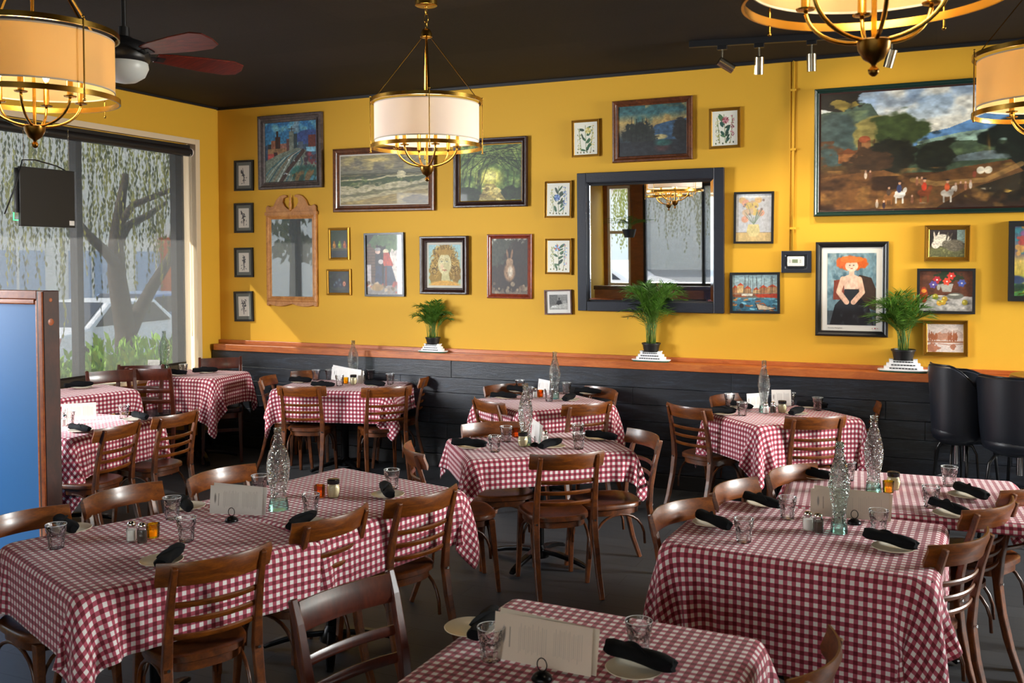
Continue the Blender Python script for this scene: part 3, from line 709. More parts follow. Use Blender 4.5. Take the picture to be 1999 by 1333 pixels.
table('C', -2.32, 5.62, 38, 1.08, 0.76, (0.17, 0.20, 0.16, 0.17), 'in the centre of the room', seed=2, clothlabel='red gingham tablecloth on the centre table whose corner hangs over a chair seat')
table('B', -2.93, 7.22, 52, 0.90, 0.84, (0.20, 0.22, 0.24, 0.20), 'behind the centre table by the black boards', z=0.785, seed=5)
table('R', -1.03, 7.28, 44, 0.94, 0.74, (0.26, 0.27, 0.28, 0.24), 'at the back wall under the red-haired poster', z=0.785, seed=8)
table('W', -5.02, 7.42, 14, 1.15, 0.80, (0.24, 0.22, 0.26, 0.22), 'at the back wall below the seascape', z=0.785, seed=11)
table('L1', -3.00, 3.02, 68, 0.98, 0.92, (0.24, 0.03, 0.24, 0.22), 'at front half of the left long table', seed=14, clothlabel='red gingham tablecloth over near half of the left long table, corner hanging low')
table('L2', -2.76, 3.96, 77, 1.02, 0.96, (0.05, 0.23, 0.24, 0.22), 'at far half of the left long table', seed=17, lift=0.004, clothlabel='red gingham tablecloth over far half of left long table, under the bottle')
table('RN', -0.49, 4.25, -3, 1.08, 0.86, (0.30, 0.26, 0.42, 0.02), 'at front right', seed=20, clothlabel='deep-hanging red gingham tablecloth on the front right table')
table('RF', -0.13, 5.18, 4, 1.16, 0.94, (0.16, 0.22, 0.04, 0.20), 'joined behind the front right table', seed=23, lift=0.004, clothlabel='bright striped-looking gingham tablecloth behind the front right table')
table('N', -0.93, 2.58, -2, 0.90, 0.90, (0.22, 0.20, 0.2, 0.2), 'nearest the camera at bottom edge', seed=26)
table('L3', -5.86, 4.98, 4, 1.10, 0.94, (0.2, 0.26, 0.36, 0.2), 'behind the blue partition', seed=29)
table('M', -6.54, 5.78, 75, 0.72, 0.60, (0.16, 0.16, 0.16, 0.10), 'by the street window, half in sunlight', z=0.86, seed=32)
table('FAR', -6.52, 7.17, 8, 0.72, 0.66, (0.10, 0.26, 0.34, 0.20), 'in the room corner by the window', z=0.85, seed=35)
# ---------------------------------------------------------------- artwork painting on a fine grid
class Art:
    def __init__(s, w, h, res=1.0, seed=1, bg='FFFFFF'):
        s.asp = w/h; s.ny = max(10, int(h*res)); s.nx = max(10, int(w*res))
        s.X, s.Y = np.meshgrid(np.linspace(0, 1, s.nx), np.linspace(0, 1, s.ny), indexing='ij')
        s.C = np.zeros((s.nx, s.ny, 3)); s.C[:] = s.hx(bg); s.rs = np.random.RandomState(seed); s.seed = seed
    def hx(s, c):
        return np.array([int(c[i:i+2], 16)/255 for i in (0, 2, 4)]) if isinstance(c, str) else np.array(c)
    def put(s, m, c, a=1.0):
        m = np.clip(m, 0, 1)[..., None]*a; s.C = s.C*(1-m)+s.hx(c)*m; return s
    def noise(s, f=4, oct=4, sx=1.0, sy=1.0, k=0):
        rs = np.random.RandomState(s.seed*131+k); out = np.zeros_like(s.X); amp = 1.0; tot = 0
        for o in range(oct):
            n = int(f*2**o)+3; g = rs.rand(int(n*sx)+3, int(n*sy)+3)
            u = s.X*(g.shape[0]-2); v = s.Y*(g.shape[1]-2); i = u.astype(int); j = v.astype(int); fu = u-i; fv = v-j
            fu = fu*fu*(3-2*fu); fv = fv*fv*(3-2*fv)
            out += amp*(g[i, j]*(1-fu)*(1-fv)+g[i+1, j]*fu*(1-fv)+g[i, j+1]*(1-fu)*fv+g[i+1, j+1]*fu*fv); tot += amp; amp *= 0.55
        return out/tot
    def grad(s, stops, x=False):
        t = s.X if x else s.Y
        for k in range(len(stops)-1):
            (a, ca), (b, cb) = stops[k], stops[k+1]; f = np.clip((t-a)/(b-a), 0, 1)[..., None]; c = s.hx(ca)*(1-f)+s.hx(cb)*f
            m = ((t >= a) if k else (t >= -1))[..., None]; s.C = np.where(m, c, s.C)
        return s
    def ell(s, cx, cy, rx, ry, c, soft=0.15, rot=0.0, a=1.0):
        dx = (s.X-cx)*s.asp; dy = s.Y-cy
        if rot: dx, dy = dx*math.cos(rot)+dy*math.sin(rot), -dx*math.sin(rot)+dy*math.cos(rot)
        d = np.sqrt((dx/rx)**2+(dy/ry)**2); return s.put((1-d)/soft+0.5, c, a)
    def rect(s, x0, y0, x1, y1, c, a=1.0):
        return s.put(((s.X >= x0) & (s.X <= x1) & (s.Y >= y0) & (s.Y <= y1)).astype(float), c, a)
    def poly(s, pts, c, a=1.0):
        m = np.zeros_like(s.X, bool); n = len(pts)
        for i in range(n):
            (x1, y1), (x2, y2) = pts[i], pts[(i+1) % n]
            if y1 == y2: continue
            m ^= ((s.Y > min(y1, y2)) & (s.Y <= max(y1, y2)) & (s.X < (s.Y-y1)*(x2-x1)/(y2-y1)+x1))
        return s.put(m.astype(float), c, a)
    def line(s, pts, w, c, a=1.0, w2=None):
        w2 = w if w2 is None else w2; n = len(pts)-1; m = np.zeros_like(s.X)
        for i in range(n):
            (x1, y1), (x2, y2) = pts[i], pts[i+1]; dx = (x2-x1)*s.asp; dy = y2-y1; L2 = dx*dx+dy*dy+1e-9
            px = (s.X-x1)*s.asp; py = s.Y-y1; t = np.clip((px*dx+py*dy)/L2, 0, 1); d = np.hypot(px-t*dx, py-t*dy)
            ww = w+(w2-w)*(i+t)/n; m = np.maximum(m, np.clip((ww-d)*s.ny*0.9+0.5, 0, 1))
        return s.put(m, c, a)
    def ridge(s, base, amp, f, c, k=0, a=1.0, slope=0.0, up=False):
        nz = s.noise(f, 3, 1, 0.01, k)[:, :1]; h = base+amp*(nz-0.5)*2+slope*(s.X-0.5); return s.put((h-s.Y)*s.ny*0.7+0.5, c, a)
    def tex(s, amt=0.12, f=14, sx=1, sy=1, k=9):
        s.C = s.C*(1+amt*2*(s.noise(f, 3, sx, sy, k)[..., None]-0.5)*2); return s
    def dabs(s, n, x, y, r, cols, a=0.9, el=1.0, rot=None, soft=0.4):
        for i in range(n):
            cx = s.rs.uniform(*x); cy = s.rs.uniform(*y); rr = s.rs.uniform(*r)
            s.ell(cx, cy, rr*el, rr, cols[s.rs.randint(len(cols))], soft, s.rs.uniform(0, 3.14) if rot is None else s.rs.normal(rot, 0.25), a)
        return s
    def blob(s, cx, cy, rx, ry, c, k=0, f=9, a=1.0, rough=0.5):
        d = np.sqrt(((s.X-cx)*s.asp/rx)**2+((s.Y-cy)/ry)**2)+rough*(s.noise(f, 4, 1, 1, k)-0.5)*2
        return s.put((1-d)*6+0.5, c, a)
    def mesh(s, w, h):
        me = bpy.data.meshes.new('artwork')
        nx, ny = s.nx, s.ny; vs = [(w*(i/(nx-1)-0.5), 0.0, h*(j/(ny-1)-0.5)) for i in range(nx) for j in range(ny)]
        fs = [(i*ny+j, (i+1)*ny+j, (i+1)*ny+j+1, i*ny+j+1) for i in range(nx-1) for j in range(ny-1)]
        me.from_pydata(vs, [], fs)
        C = np.clip(s.C, 0, 1); Lc = np.where(C <= 0.04045, C/12.92, ((C+0.055)/1.055)**2.4)
        A = np.concatenate([Lc.reshape(-1, 3), np.ones((nx*ny, 1))], 1).astype(np.float32)
        at_ = me.color_attributes.new('paint', 'FLOAT_COLOR', 'POINT'); at_.data.foreach_set('color', A.ravel()); me.update(); return me

def frame_mesh(w, h, prof):
    """mitred frame; prof = [(inset from outer edge, height off the wall)] from outer back to inner"""
    L = []
    for sx, sz in ((-1, -1), (1, -1), (1, 1), (-1, 1)):
        L.append([(sx*(w/2-i), -d, sz*(h/2-i)) for i, d in prof])
    return MB().loops(L, closed=True)

def prof_simple(fw, d): return [(0, 0), (0, d), (fw, d), (fw, 0.004), (fw, 0)]
def prof_round(fw, d): return [(0, 0), (0, d*0.7), (fw*0.12, d*0.95), (fw*0.35, d), (fw*0.6, d*0.8), (fw*0.72, d*0.55), (fw*0.86, d*0.6), (fw, d*0.5), (fw, 0.004), (fw, 0)]
def prof_cove(fw, d): return [(0, 0), (0, d*0.9), (fw*0.1, d), (fw*0.3, d), (fw*0.42, d*0.72), (fw*0.7, d*0.5), (fw*0.74, d*0.68), (fw*0.92, d*0.62), (fw, d*0.4), (fw, 0.004), (fw, 0)]
def prof_steps(fw, d): return [(0, 0), (0, d), (fw*0.16, d), (fw*0.22, d*0.78), (fw*0.38, d*0.86), (fw*0.44, d*0.64), (fw*0.6, d*0.72), (fw*0.66, d*0.5), (fw*0.84, d*0.56), (fw, d*0.35), (fw, 0.004), (fw, 0)]

def picture(tl, tr, br, bl_, fw, prof, fmat, art, label, mount=0.0, mmat=None, amat='art_print', depth=0.025, tilt=True, inner=None, group=None, name='framed_picture', cat='picture'):
    q = [at(p[0], p[1], y=W) for p in (tl, tr, br, bl_)]
    x0 = (q[0][0]+q[3][0])/2; x1 = (q[1][0]+q[2][0])/2; z1 = (q[0][2]+q[1][2])/2; z0 = (q[2][2]+q[3][2])/2
    w = x1-x0; h = z1-z0; rot = math.atan2((q[1][2]-q[0][2])+(q[2][2]-q[3][2]), 2*w) if tilt else 0
    rot = max(-0.03, min(0.03, rot))
    t = empty(name, ((x0+x1)/2, W-0.001, (z0+z1)/2), 0, label, cat, group); t.rotation_euler = (0, -rot, 0)
    frame_mesh(w, h, prof(fw, depth)).build('frame', fmat, t)
    iw, ih = w-2*fw, h-2*fw
    if mount:
        MB().box((-iw/2, -0.008, -ih/2), (iw/2, -0.003, ih/2)).build('mount', mmat, t); iw -= 2*mount; ih -= 2*mount
    if inner:
        iw_, m_ = inner; m = frame_mesh(iw, ih, [(0, 0.004), (0, 0.012), (iw_, 0.009), (iw_, 0.004)]); m.build('inner_liner', m_, t); iw -= 2*iw_; ih -= 2*iw_
    A = art(iw, ih); me = A.mesh(iw, ih); me.materials.append(MAT[amat]); o = bpy.data.objects.new('artwork', me); COL.objects.link(o); o.location = (0, -0.0095, 0); o.parent = t
    return t, w, h

RS = 390  # samples per metre of canvas
def botanical_ink(seed):
    def f(w, h):
        A = Art(w, h, 420, seed, 'D9D7CF'); r = A.rs
        top = (0.5+r.uniform(-.08, .08), 0.88)
        for b in range(3):
            x = 0.5+r.uniform(-.25, .25); pts = [(0.5, 0.1), (0.5+r.uniform(-.05, .05), 0.4), (x, r.uniform(0.65, 0.9))]; A.line(pts, 0.012, '3A3C40')
            for k in range(5):
                t = r.uniform(0.25, 1); px = pts[1][0]+(pts[2][0]-pts[1][0])*t; py = 0.35+(pts[2][1]-0.35)*t
                A.ell(px+r.uniform(-.12, .12), py+r.uniform(-.06, .06), r.uniform(.03, .08), r.uniform(.015, .04), ['55585C', '7C8084', '3C3E44'][r.randint(3)], 0.3, r.uniform(0, 3))
        for k in range(6): A.ell(0.5+r.uniform(-.28, .28), r.uniform(0.1, 0.4), .05, .02, '6A6E72', 0.3, r.uniform(0, 3))
        return A
    return f
def botanical_colour(seed, flower, leafc='2E5A38'):
    def f(w, h):
        A = Art(w, h, 460, seed, 'E4E2D2'); r = A.rs
        st = [[(.52, .08), (.5, .5), (.48+r.uniform(-.06, .06), .9)], [(.3, .1), (.25, .45), (.2, .8)], [(.72, .1), (.78, .5), (.8, .85)]]
        for q in st: A.line(q, 0.008, '6A7A3A')
        for k in range(13):
            y = 0.16+0.055*k; sd = -1 if r.rand() < .5 else 1; rt = sd*r.uniform(.2, 1.25); cx = .5+sd*r.uniform(.07, .17)
            A.ell(cx, y+r.uniform(-.03, .03), r.uniform(.07, .115), r.uniform(.026, .042), [leafc, leafc, '48704A', '1E3A2C'][r.randint(4)], 0.15, rt); A.line([(cx-.06*math.cos(rt), y-.05*math.sin(rt)), (cx+.06*math.cos(rt), y+.05*math.sin(rt))], .003, '8A9A6A', .7)
        for k in range(34): A.ell(0.22+r.uniform(-.08, .08), r.uniform(0.15, 0.82), r.uniform(.012, .03), .011, ['B9B86A', '7A8A4A', 'C9C07A', '5A6A3A'][r.randint(4)], 0.4, r.uniform(0, 3))
        for k in range(40): A.ell(0.8+r.uniform(-.07, .07), r.uniform(0.2, 0.88), r.uniform(.012, .026), .013, flower[r.randint(len(flower))], 0.4, r.uniform(0, 3))
        cx, cy = .5+r.uniform(-.08, .12), r.uniform(.55, .82)
        for k in range(9): a = k*.7; A.ell(cx+.06*math.cos(a)/A.asp, cy+.06*math.sin(a), .05, .026, flower[k % len(flower)], 0.3, a)
        for k in range(6): A.ell(0.14+0.14*k, 0.07+r.uniform(-.02, .03), .02, .028, ['5A6A3A', '8A7A4A', '3A4A34'][k % 3], 0.4, r.uniform(-.5, .5))
        return A
    return f
def art_city(w, h):
    A = Art(w, h, RS, 11).grad([(0, '2A5A70'), (0.55, '2F7FA8'), (1, '2A6FA8')]); r = A.rs
    A.put((A.noise(5, 4, 1, 1, 1)-0.5)*5*(A.Y > .6), '7FC0C8', 0.8); A.put((A.noise(4, 3, 1, 1, 4)-0.52)*6*(A.X > .5)*(A.Y > .7), '7C94A0', 0.8)
    A.ell(0.85, 0.72, 0.28, 0.13, '2F4A86', 0.1); A.ridge(0.62, 0.05, 6, '35506A', 2)
    for x0, x1, t, c in ((0.06, 0.17, 0.64, '2A3034'), (0.12, 0.2, 0.7, '8E5A44'), (0.2, 0.3, 0.76, '3A1A14'), (0.22, 0.26, 0.86, '2A1512'), (0.3, 0.42, 0.64, '9A6A5A'), (0.42, 0.5, 0.72, '5A3A3A'), (0.47, 0.56, 0.84, '6F7A70'), (0.56, 0.63, 0.8, '243C44'), (0.64, 0.74, 0.66, '4A5A6A'), (0.84, 0.98, 0.76, '6A281C')):
        A.rect(x0, 0.5, x1, t, c)
    A.line([(0.52, 0.84), (0.52, 0.92)], 0.006, '2A1A1A'); A.line([(0.46, 0.88), (0.58, 0.88)], 0.005, '2A1A1A')
    A.rect(0.05, 0.42, 0.42, 0.56, '8C6A48'); A.rect(0.05, 0.36, 0.2, 0.48, 'B04A44'); A.rect(0.17, 0.4, 0.24, 0.5, '3A1820')
    A.poly([(0, 0), (0, 0.36), (0.3, 0.48), (0.62, 0.56), (0.85, 0.5), (1, 0.3), (1, 0)], '6E7A6C')
    for k in range(9):
        o = 0.06*k; A.line([(-0.1+o*1.4, 0.0), (0.1+o*1.3, 0.22+o*0.2), (0.35+o*0.7, 0.40+o*0.1), (0.66+o*0.2, 0.52)], 0.010, ['3A6670', '90A098', '2F5560', '7A6A54', 'A8B4B0', '2A4A58'][k % 6])
    A.line([(0.3, 0), (0.45, 0.2), (0.6, 0.35), (0.74, 0.5)], 0.035, '3A2620'); A.dabs(12, (0.35, 0.72), (0.05, 0.45), (0.008, 0.014), ['D8E0E0', 'A8C0C8'])
    A.rect(0.8, 0.48, 0.98, 0.56, '7AB8D0'); A.dabs(24, (0.78, 1), (0.22, 0.46), (0.02, 0.05), ['6A2430', '8A3A44', '3A2230', '30506A'])
    A.ell(0.8, 0.1, 0.3, 0.16, '1F5046', 0.3); A.dabs(14, (0.55, 1), (0, 0.2), (0.02, 0.06), ['2A6A60', '14382E', '7A5A30', '3A7A90'], el=2, rot=0.9)
    return A.tex(0.16, 30)
def art_sea(w, h):
    A = Art(w, h, RS, 21).grad([(0, '8E7E4E'), (0.62, '4A4C34'), (0.64, '6A6854'), (0.8, '7E7660'), (1, '9C8E5C')])
    A.put((A.noise(3, 4, 1.5, 1, 2)-0.47)*5*(A.Y > .68), '625E50', 0.9); A.put((A.noise(4, 4, 1.2, 1, 3)-0.53)*6*(A.Y > .7), 'B4A468', 0.7); A.ell(0.42, 0.9, 0.3, 0.04, 'C0AA66', 0.9)
    A.ridge(.62, .015, 30, '3E4028', 4); A.ridge(.60, .02, 14, '8A7E54', 41, .6); A.ridge(.585, .02, 14, '3A4026', 42)
    A.ridge(.555, .05, 5, 'B0A67E', 43, 1, .10); A.ridge(.525, .05, 5, '3A4A22', 43, 1, .10); A.put((A.noise(10, 3, 2, 1, 44)-.55)*6*(A.Y < .56)*(A.Y > .38), '5C6A34', .8)
    A.blob(.70, .60, .10, .09, 'C2B890', 6, 16, .95, .8); A.ridge(.42, .07, 6, 'B4AA86', 45, 1, .16); A.put((A.noise(14, 3, 1.5, 1, 46)-.5)*5*(A.Y < .45)*(A.Y > .2), '8C8660', .8)
    A.ridge(.30, .05, 6, '6E6A44', 47, 1, .2); A.ridge(.24, .04, 7, 'A89C74', 48, 1, .24); A.ridge(.17, .03, 6, '8A7848', 49, 1, .26); A.put((A.noise(6, 4, 1, 3, 12)-.5)*5*(A.Y < .15+.26*(A.X-.5)), 'B0985A', .8); A.blob(.9, .05, .35, .12, '5E4C28', 15, 8, rough=.5)
    return A.tex(.14, 20, 1, 2)
def art_path(w, h):
    A = Art(w, h, RS, 31, '5E7A3C'); A.put((A.noise(5, 4, 1, 1, 1)-0.45)*5, '8EA050', 0.9); A.put((A.noise(6, 4, 1, 1, 2)-0.5)*5, '2E4A22', 0.85)
    A.ell(0.48, 0.4, 0.24, 0.16, 'C8C05A', 0.9); A.ell(0.5, 0.44, 0.12, 0.08, 'F0E88A', 0.8); r = A.rs
    for k in range(34):
        x = r.uniform(-0.1, 0.35); A.line([(x, r.uniform(0.05, .3)), (x+r.uniform(-.05, .12), 0.55), (x+r.uniform(.1, .5), r.uniform(0.75, 1)), (x+r.uniform(.5, 1.0), r.uniform(.6, 1))], 0.006, ['23301A', '4A5A2A', '16220F', '6E8040'][k % 4])
    for k in range(18):
        x = r.uniform(0.75, 1.1); A.line([(x, 0.1), (x+r.uniform(-.05, .05), 0.5), (x-r.uniform(.05, .4), r.uniform(0.7, 1))], 0.006, ['1E2C16', '3E5024'][k % 2])
    A.blob(0.15, 0.1, 0.3, 0.14, '1E2A14', 4); A.blob(0.85, 0.12, 0.35, 0.12, '24301A', 5); A.poly([(0.3, 0), (0.42, 0.3), (0.56, 0.3), (0.75, 0)], '9A8A4A'); A.dabs(14, (0.35, .7), (0, .25), (.015, .04), ['C0A858', '6A5A30', 'D8C878'], el=2, rot=0)
    return A.tex(0.2, 24)
def art_pears(w, h):
    A = Art(w, h, RS, 41).grad([(0, '181C1C'), (0.25, '1E2A2A'), (0.7, '26381E'), (1, '2A3A26')]); A.rect(0, 0.25, 1, 0.34, '6A5A2A', 0.5); A.rect(0, 0.33, 1, .36, '9A8440', .6)
    for x, c, c2 in ((0.2, 'A06A22', 'D8A040'), (0.53, '6A8A2A', 'A8C048'), (0.83, '9A4A1E', 'D08030')): A.ell(x, 0.44, 0.075, 0.10, c, .2); A.ell(x, 0.55, 0.04, 0.07, c, .25); A.ell(x-.03, 0.47, 0.03, 0.04, c2, .8); A.line([(x, .6), (x+.02, .67)], .008, '3A2A12')
    return A.tex(.1, 20)
def art_figs(w, h):
    A = Art(w, h, RS, 42, '10140F'); A.put((A.noise(4, 3, 1, 1, 1)-.45)*3, '26321E', .8); A.ell(.5, .2, .4, .1, '2C3028', .4)
    for x, y, rr in ((.4, .42, .15), (.55, .55, .13), (.6, .34, .12), (.3, .33, .11)): A.ell(x, y, rr, rr*1.1, '1A2030', .25); A.ell(x-.03, y+.04, rr*.4, rr*.5, '4A5A62', .9)
    A.ell(.76, .42, .09, .13, 'A05A3A', .2); A.ell(.76, .42, .06, .09, 'D8A07A', .3); A.ell(.76, .41, .03, .05, '8A2A22', .5); return A
def art_villagers(w, h):
    A = Art(w, h, RS, 43, 'D8CEC4'); A.rect(0, 0, .3, 1, '5A4234'); r = A.rs
    for k in range(14): A.rect(0, .3+.05*k, .3, .31+.05*k, '3A2A22')
    A.rect(.26, .12, .66, .92, '120D0C'); A.rect(.24, .12, .28, .92, '4A3226'); A.poly([(0, 0), (0, .2), (.3, .16), (1, .2), (1, 0)], '8A8480'); A.rect(.0, .12, .12, .5, 'C8C4C8', .8); A.put(((A.X-.5)/.62)**2+((A.Y-.45)/.62)**2*.9-1.0 > 0, '15120F', 1) if False else None
    A.blob(.62, .93, .7, .13, '3A5A2E', 3, 14, rough=.9); A.blob(.85, .82, .2, .12, '4A6A3A', 4, 14, rough=.9)
    A.ell(.32, .72, .05, .04, 'D8B0A0', .2); A.ell(.32, .76, .06, .03, '8C8C8A', .3); A.poly([(.24, .45), (.25, .68), (.38, .68), (.44, .5), (.4, .42)], '2A2A30'); A.poly([(.22, .16), (.26, .48), (.42, .48), (.44, .16)], '24304A'); A.ell(.4, .55, .05, .04, 'C8C0BC', .3)
    A.ell(.54, .72, .055, .045, 'E0D4B0', .2); A.poly([(.46, .52), (.48, .70), (.62, .70), (.74, .5), (.7, .44), (.5, .46)], 'B23A22'); A.poly([(.46, .14), (.5, .48), (.7, .48), (.84, .16)], '3A4458'); A.poly([(.5, .14), (.52, .46), (.56, .46), (.56, .14)], '6A2A1E')
    A.dabs(30, (.0, 1), (.02, .2), (.015, .04), ['A84A3A', '8A7A6A', 'C8B090', '5A4A3A']); A.ell(.3, .12, .12, .06, 'A08050', .4); A.poly([(0, .82), (0, 1), (.22, 1)], '151210'); A.poly([(.85, 1), (1, 1), (1, .85)], '151210')
    return A.tex(.1, 20)
def art_portrait_curls(w, h):
    # a plain study of a curly-haired sitter, three-quarter view
    A = Art(w, h, RS, 44).grad([(0, 'A8C0A0'), (1, '9CC0C4')]); r = A.rs
    A.blob(.50, .55, .33, .46, '86682C', 3, 7, rough=.22); A.blob(.2, .3, .16, .3, '9A7A34', 5, 7, rough=.3); A.blob(.84, .34, .14, .3, '8A6A2C', 6, 7, rough=.3)
    for k in range(90):
        a = r.uniform(-1.0, 4.1); q = [(.5+(.20+.07*t)*math.cos(a+.16*math.sin(3*t+k))/A.asp, .56+(.27+.075*t)*math.sin(a+.16*math.sin(3*t+k))) for t in range(4)]
        A.line(q, .007, ['C8A04C', '6A4E20', 'DDBE70', '523E1C', 'A8843A'][k % 5], .85)
    A.poly([(.38, 0), (.42, .34), (.62, .34), (.70, 0)], 'C2B884'); A.ell(.5, .0, .42, .12, 'D6A24A', .3); A.ell(.5, .53, .185, .265, 'D9CE9C', .14); A.ell(.585, .5, .08, .2, 'B8AE7C', .9, a=.7); A.ell(.42, .46, .05, .06, 'DDB494', .9, a=.6)
    for x in (.405, .565): A.ell(x, .585, .036, .017, 'EFE9D0', .3); A.ell(x+.005, .585, .014, .017, '50603E', .3); A.line([(x-.055, .595), (x, .61), (x+.05, .592)], .0045, '5A4A26'); A.line([(x-.06, .635), (x, .655), (x+.055, .635)], .006, '8A6A34', .8)
    A.line([(.515, .6), (.50, .50), (.475, .465), (.505, .455)], .005, 'A89A66', .9); A.line([(.43, .378), (.475, .388), (.5, .382), (.53, .388), (.56, .376)], .009, 'B0664C'); A.ell(.497, .362, .035, .010, 'C27C62', .4); A.ell(.5, .82, .24, .07, 'A8843C', .5)
    return A.tex(.06, 24)
def art_rabbit_dark(w, h):
    A = Art(w, h, RS, 45).grad([(0, '6A5A48'), (.3, '3A2A20'), (.6, '4A4238'), (1, 'A8A898')]); A.blob(.3, .72, .4, .3, '3A3C30', 2); A.blob(.8, .65, .3, .35, '2A2018', 3); A.blob(.5, .3, .5, .25, '2A1C12', 4, rough=.4)
    A.ell(.5, .4, .11, .17, '8A6A4C', .3); A.ell(.5, .58, .07, .07, '9A7A5A', .25); A.ell(.44, .72, .02, .09, '7A5A40', .3, .15); A.ell(.56, .72, .02, .09, '7A5A40', .3, -.15); A.ell(.52, .4, .05, .1, 'C8B8A0', .6); A.dabs(20, (0, 1), (0, .2), (.02, .05), ['6A5440', '8C7A60', '2A1C14']); return A.tex(.15, 20)
def art_photo(w, h):
    A = Art(w, h, RS, 46).grad([(0, '9A9A94'), (.3, '70706C'), (1, '8A8A86')]); A.rect(0, .35, .45, 1, '5A5A58', .7); A.ell(.55, .72, .06, .09, '3A3A3A', .2); A.poly([(.42, .3), (.46, .62), (.64, .62), (.72, .3)], '151515'); A.poly([(.0, .1), (.3, .3), (1, .42), (1, .05)], 'B0B0AA'); A.ell(.25, .2, .2, .06, 'D0D0CC', .3); A.line([(.46, .55), (.4, .4), (.52, .32)], .03, '202020'); A.rect(.74, .3, .95, .6, 'A8A8A2', .6); return A.tex(.1, 20)
def art_dusk(w, h):
    A = Art(w, h, RS, 47).grad([(0, '26282E'), (.35, '2F3A40'), (.55, '8A7A52'), (.68, 'A08850'), (.85, '3E6468'), (1, '2A5254')])
    A.put((A.noise(3, 4, 1, 1, 1)-.5)*5*(A.Y > .6)*(A.X < .6), '2F5A5E', .85); A.put((A.noise(3, 4, 1, 1, 2)-.5)*5*(A.Y > .6)*(A.X > .4), 'B08A4A', .7); A.put((A.noise(3, 3, 1, 1, 6)-.5)*5*(A.Y > .85), '264A4C', .9)
    A.poly([(.45, .45), (.55, .6), (.75, .66), (1, .7), (1, .3), (.45, .3)], '35506A'); A.ell(.62, .36, .14, .05, 'A89A6A', .4)
    A.blob(.3, .42, .34, .22, '262A26', 3, 9, rough=.5); r = A.rs
    for x in (.14, .2, .27, .31, .36, .42): A.line([(x, .3), (x, .62+r.uniform(0, .16))], .006, '1A1E1C'); A.blob(x, .55, .035, .12, '20261F', int(x*100), 14, rough=.7)
    A.blob(.95, .45, .22, .25, '262624', 12); A.rect(0, 0, 1, .28, '24262A', .85); A.ell(.65, .14, .14, .07, '5A3230', .9, a=.6); A.ell(.66, .24, .16, .06, '2A5550', .7); return A.tex(.18, 18)
def art_flowers_pale(w, h):
    A = Art(w, h, RS, 48, 'B9BCC2'); A.rect(0, 0, 1, .19, 'C8AE7A'); A.line([(0, .19), (1, .19)], .005, '8A7A6A'); A.poly([(.34, .36), (.3, .2), (.4, .1), (.58, .1), (.68, .2), (.64, .36)], 'CBBE8A'); r = A.rs
    for k in range(13): A.ell(.5+r.uniform(-.34, .34), r.uniform(.45, .92), .075, .07, ['C9A878', 'CC9A84', 'C8B070', 'BFA890'][k % 4], .3); A.ell(A.rs.uniform(.2, .8), A.rs.uniform(.5, .9), .025, .025, '8A7A78', .5)
    for k in range(10): A.line([(.5, .36), (.5+r.uniform(-.25, .25), r.uniform(.5, .8))], .006, '7A8A7A')
    A.ell(.5, .97, .3, .05, 'E4E8EA', .9); return A.tex(.06, 16)
def art_harbour(w, h):
    A = Art(w, h, RS, 49).grad([(0, '2A5A70'), (.3, '3A7088'), (.45, '8A5A3A'), (.55, '8AA0A8'), (1, '9AB4B8')]); r = A.rs
    for x0, x1, t in ((0, .12, .72), (.1, .26, .78), (.26, .42, .7), (.46, .6, .66), (.6, .78, .72), (.78, 1, .74)): A.rect(x0, .5, x1, t-.08, ['A8825A', 'C0A070', '9A6A48'][r.randint(3)]); A.poly([(x0, t-.08), ((x0+x1)/2, t), (x1, t-.08)], 'B0482A')
    for k in range(16): x = r.uniform(.02, .98); A.line([(x, .4), (x+r.uniform(-.02, .02), r.uniform(.75, 1))], .004, '2A2220')
    A.poly([(.5, .46), (.55, .38), (1, .36), (1, .48)], 'A8381E'); A.poly([(0, .44), (.04, .38), (.3, .38), (.34, .45)], '8C4A2A'); A.rect(.2, .42, .45, .48, 'C8C4B4'); A.dabs(50, (0, 1), (0, .36), (.01, .03), ['1E4458', '5A9AB0', 'C08A4A', '8A4A2A', '7AB4C4'], el=3, rot=0)
    A.poly([(.5, .22), (.56, .02), (.8, .02), (1, .06)], '2A1E1C'); A.poly([(.53, .2), (.58, .04), (.8, .04), (.94, .07)], 'B8A890'); A.ell(.2, .14, .06, .07, '20262C', .3); return A.tex(.12, 20)
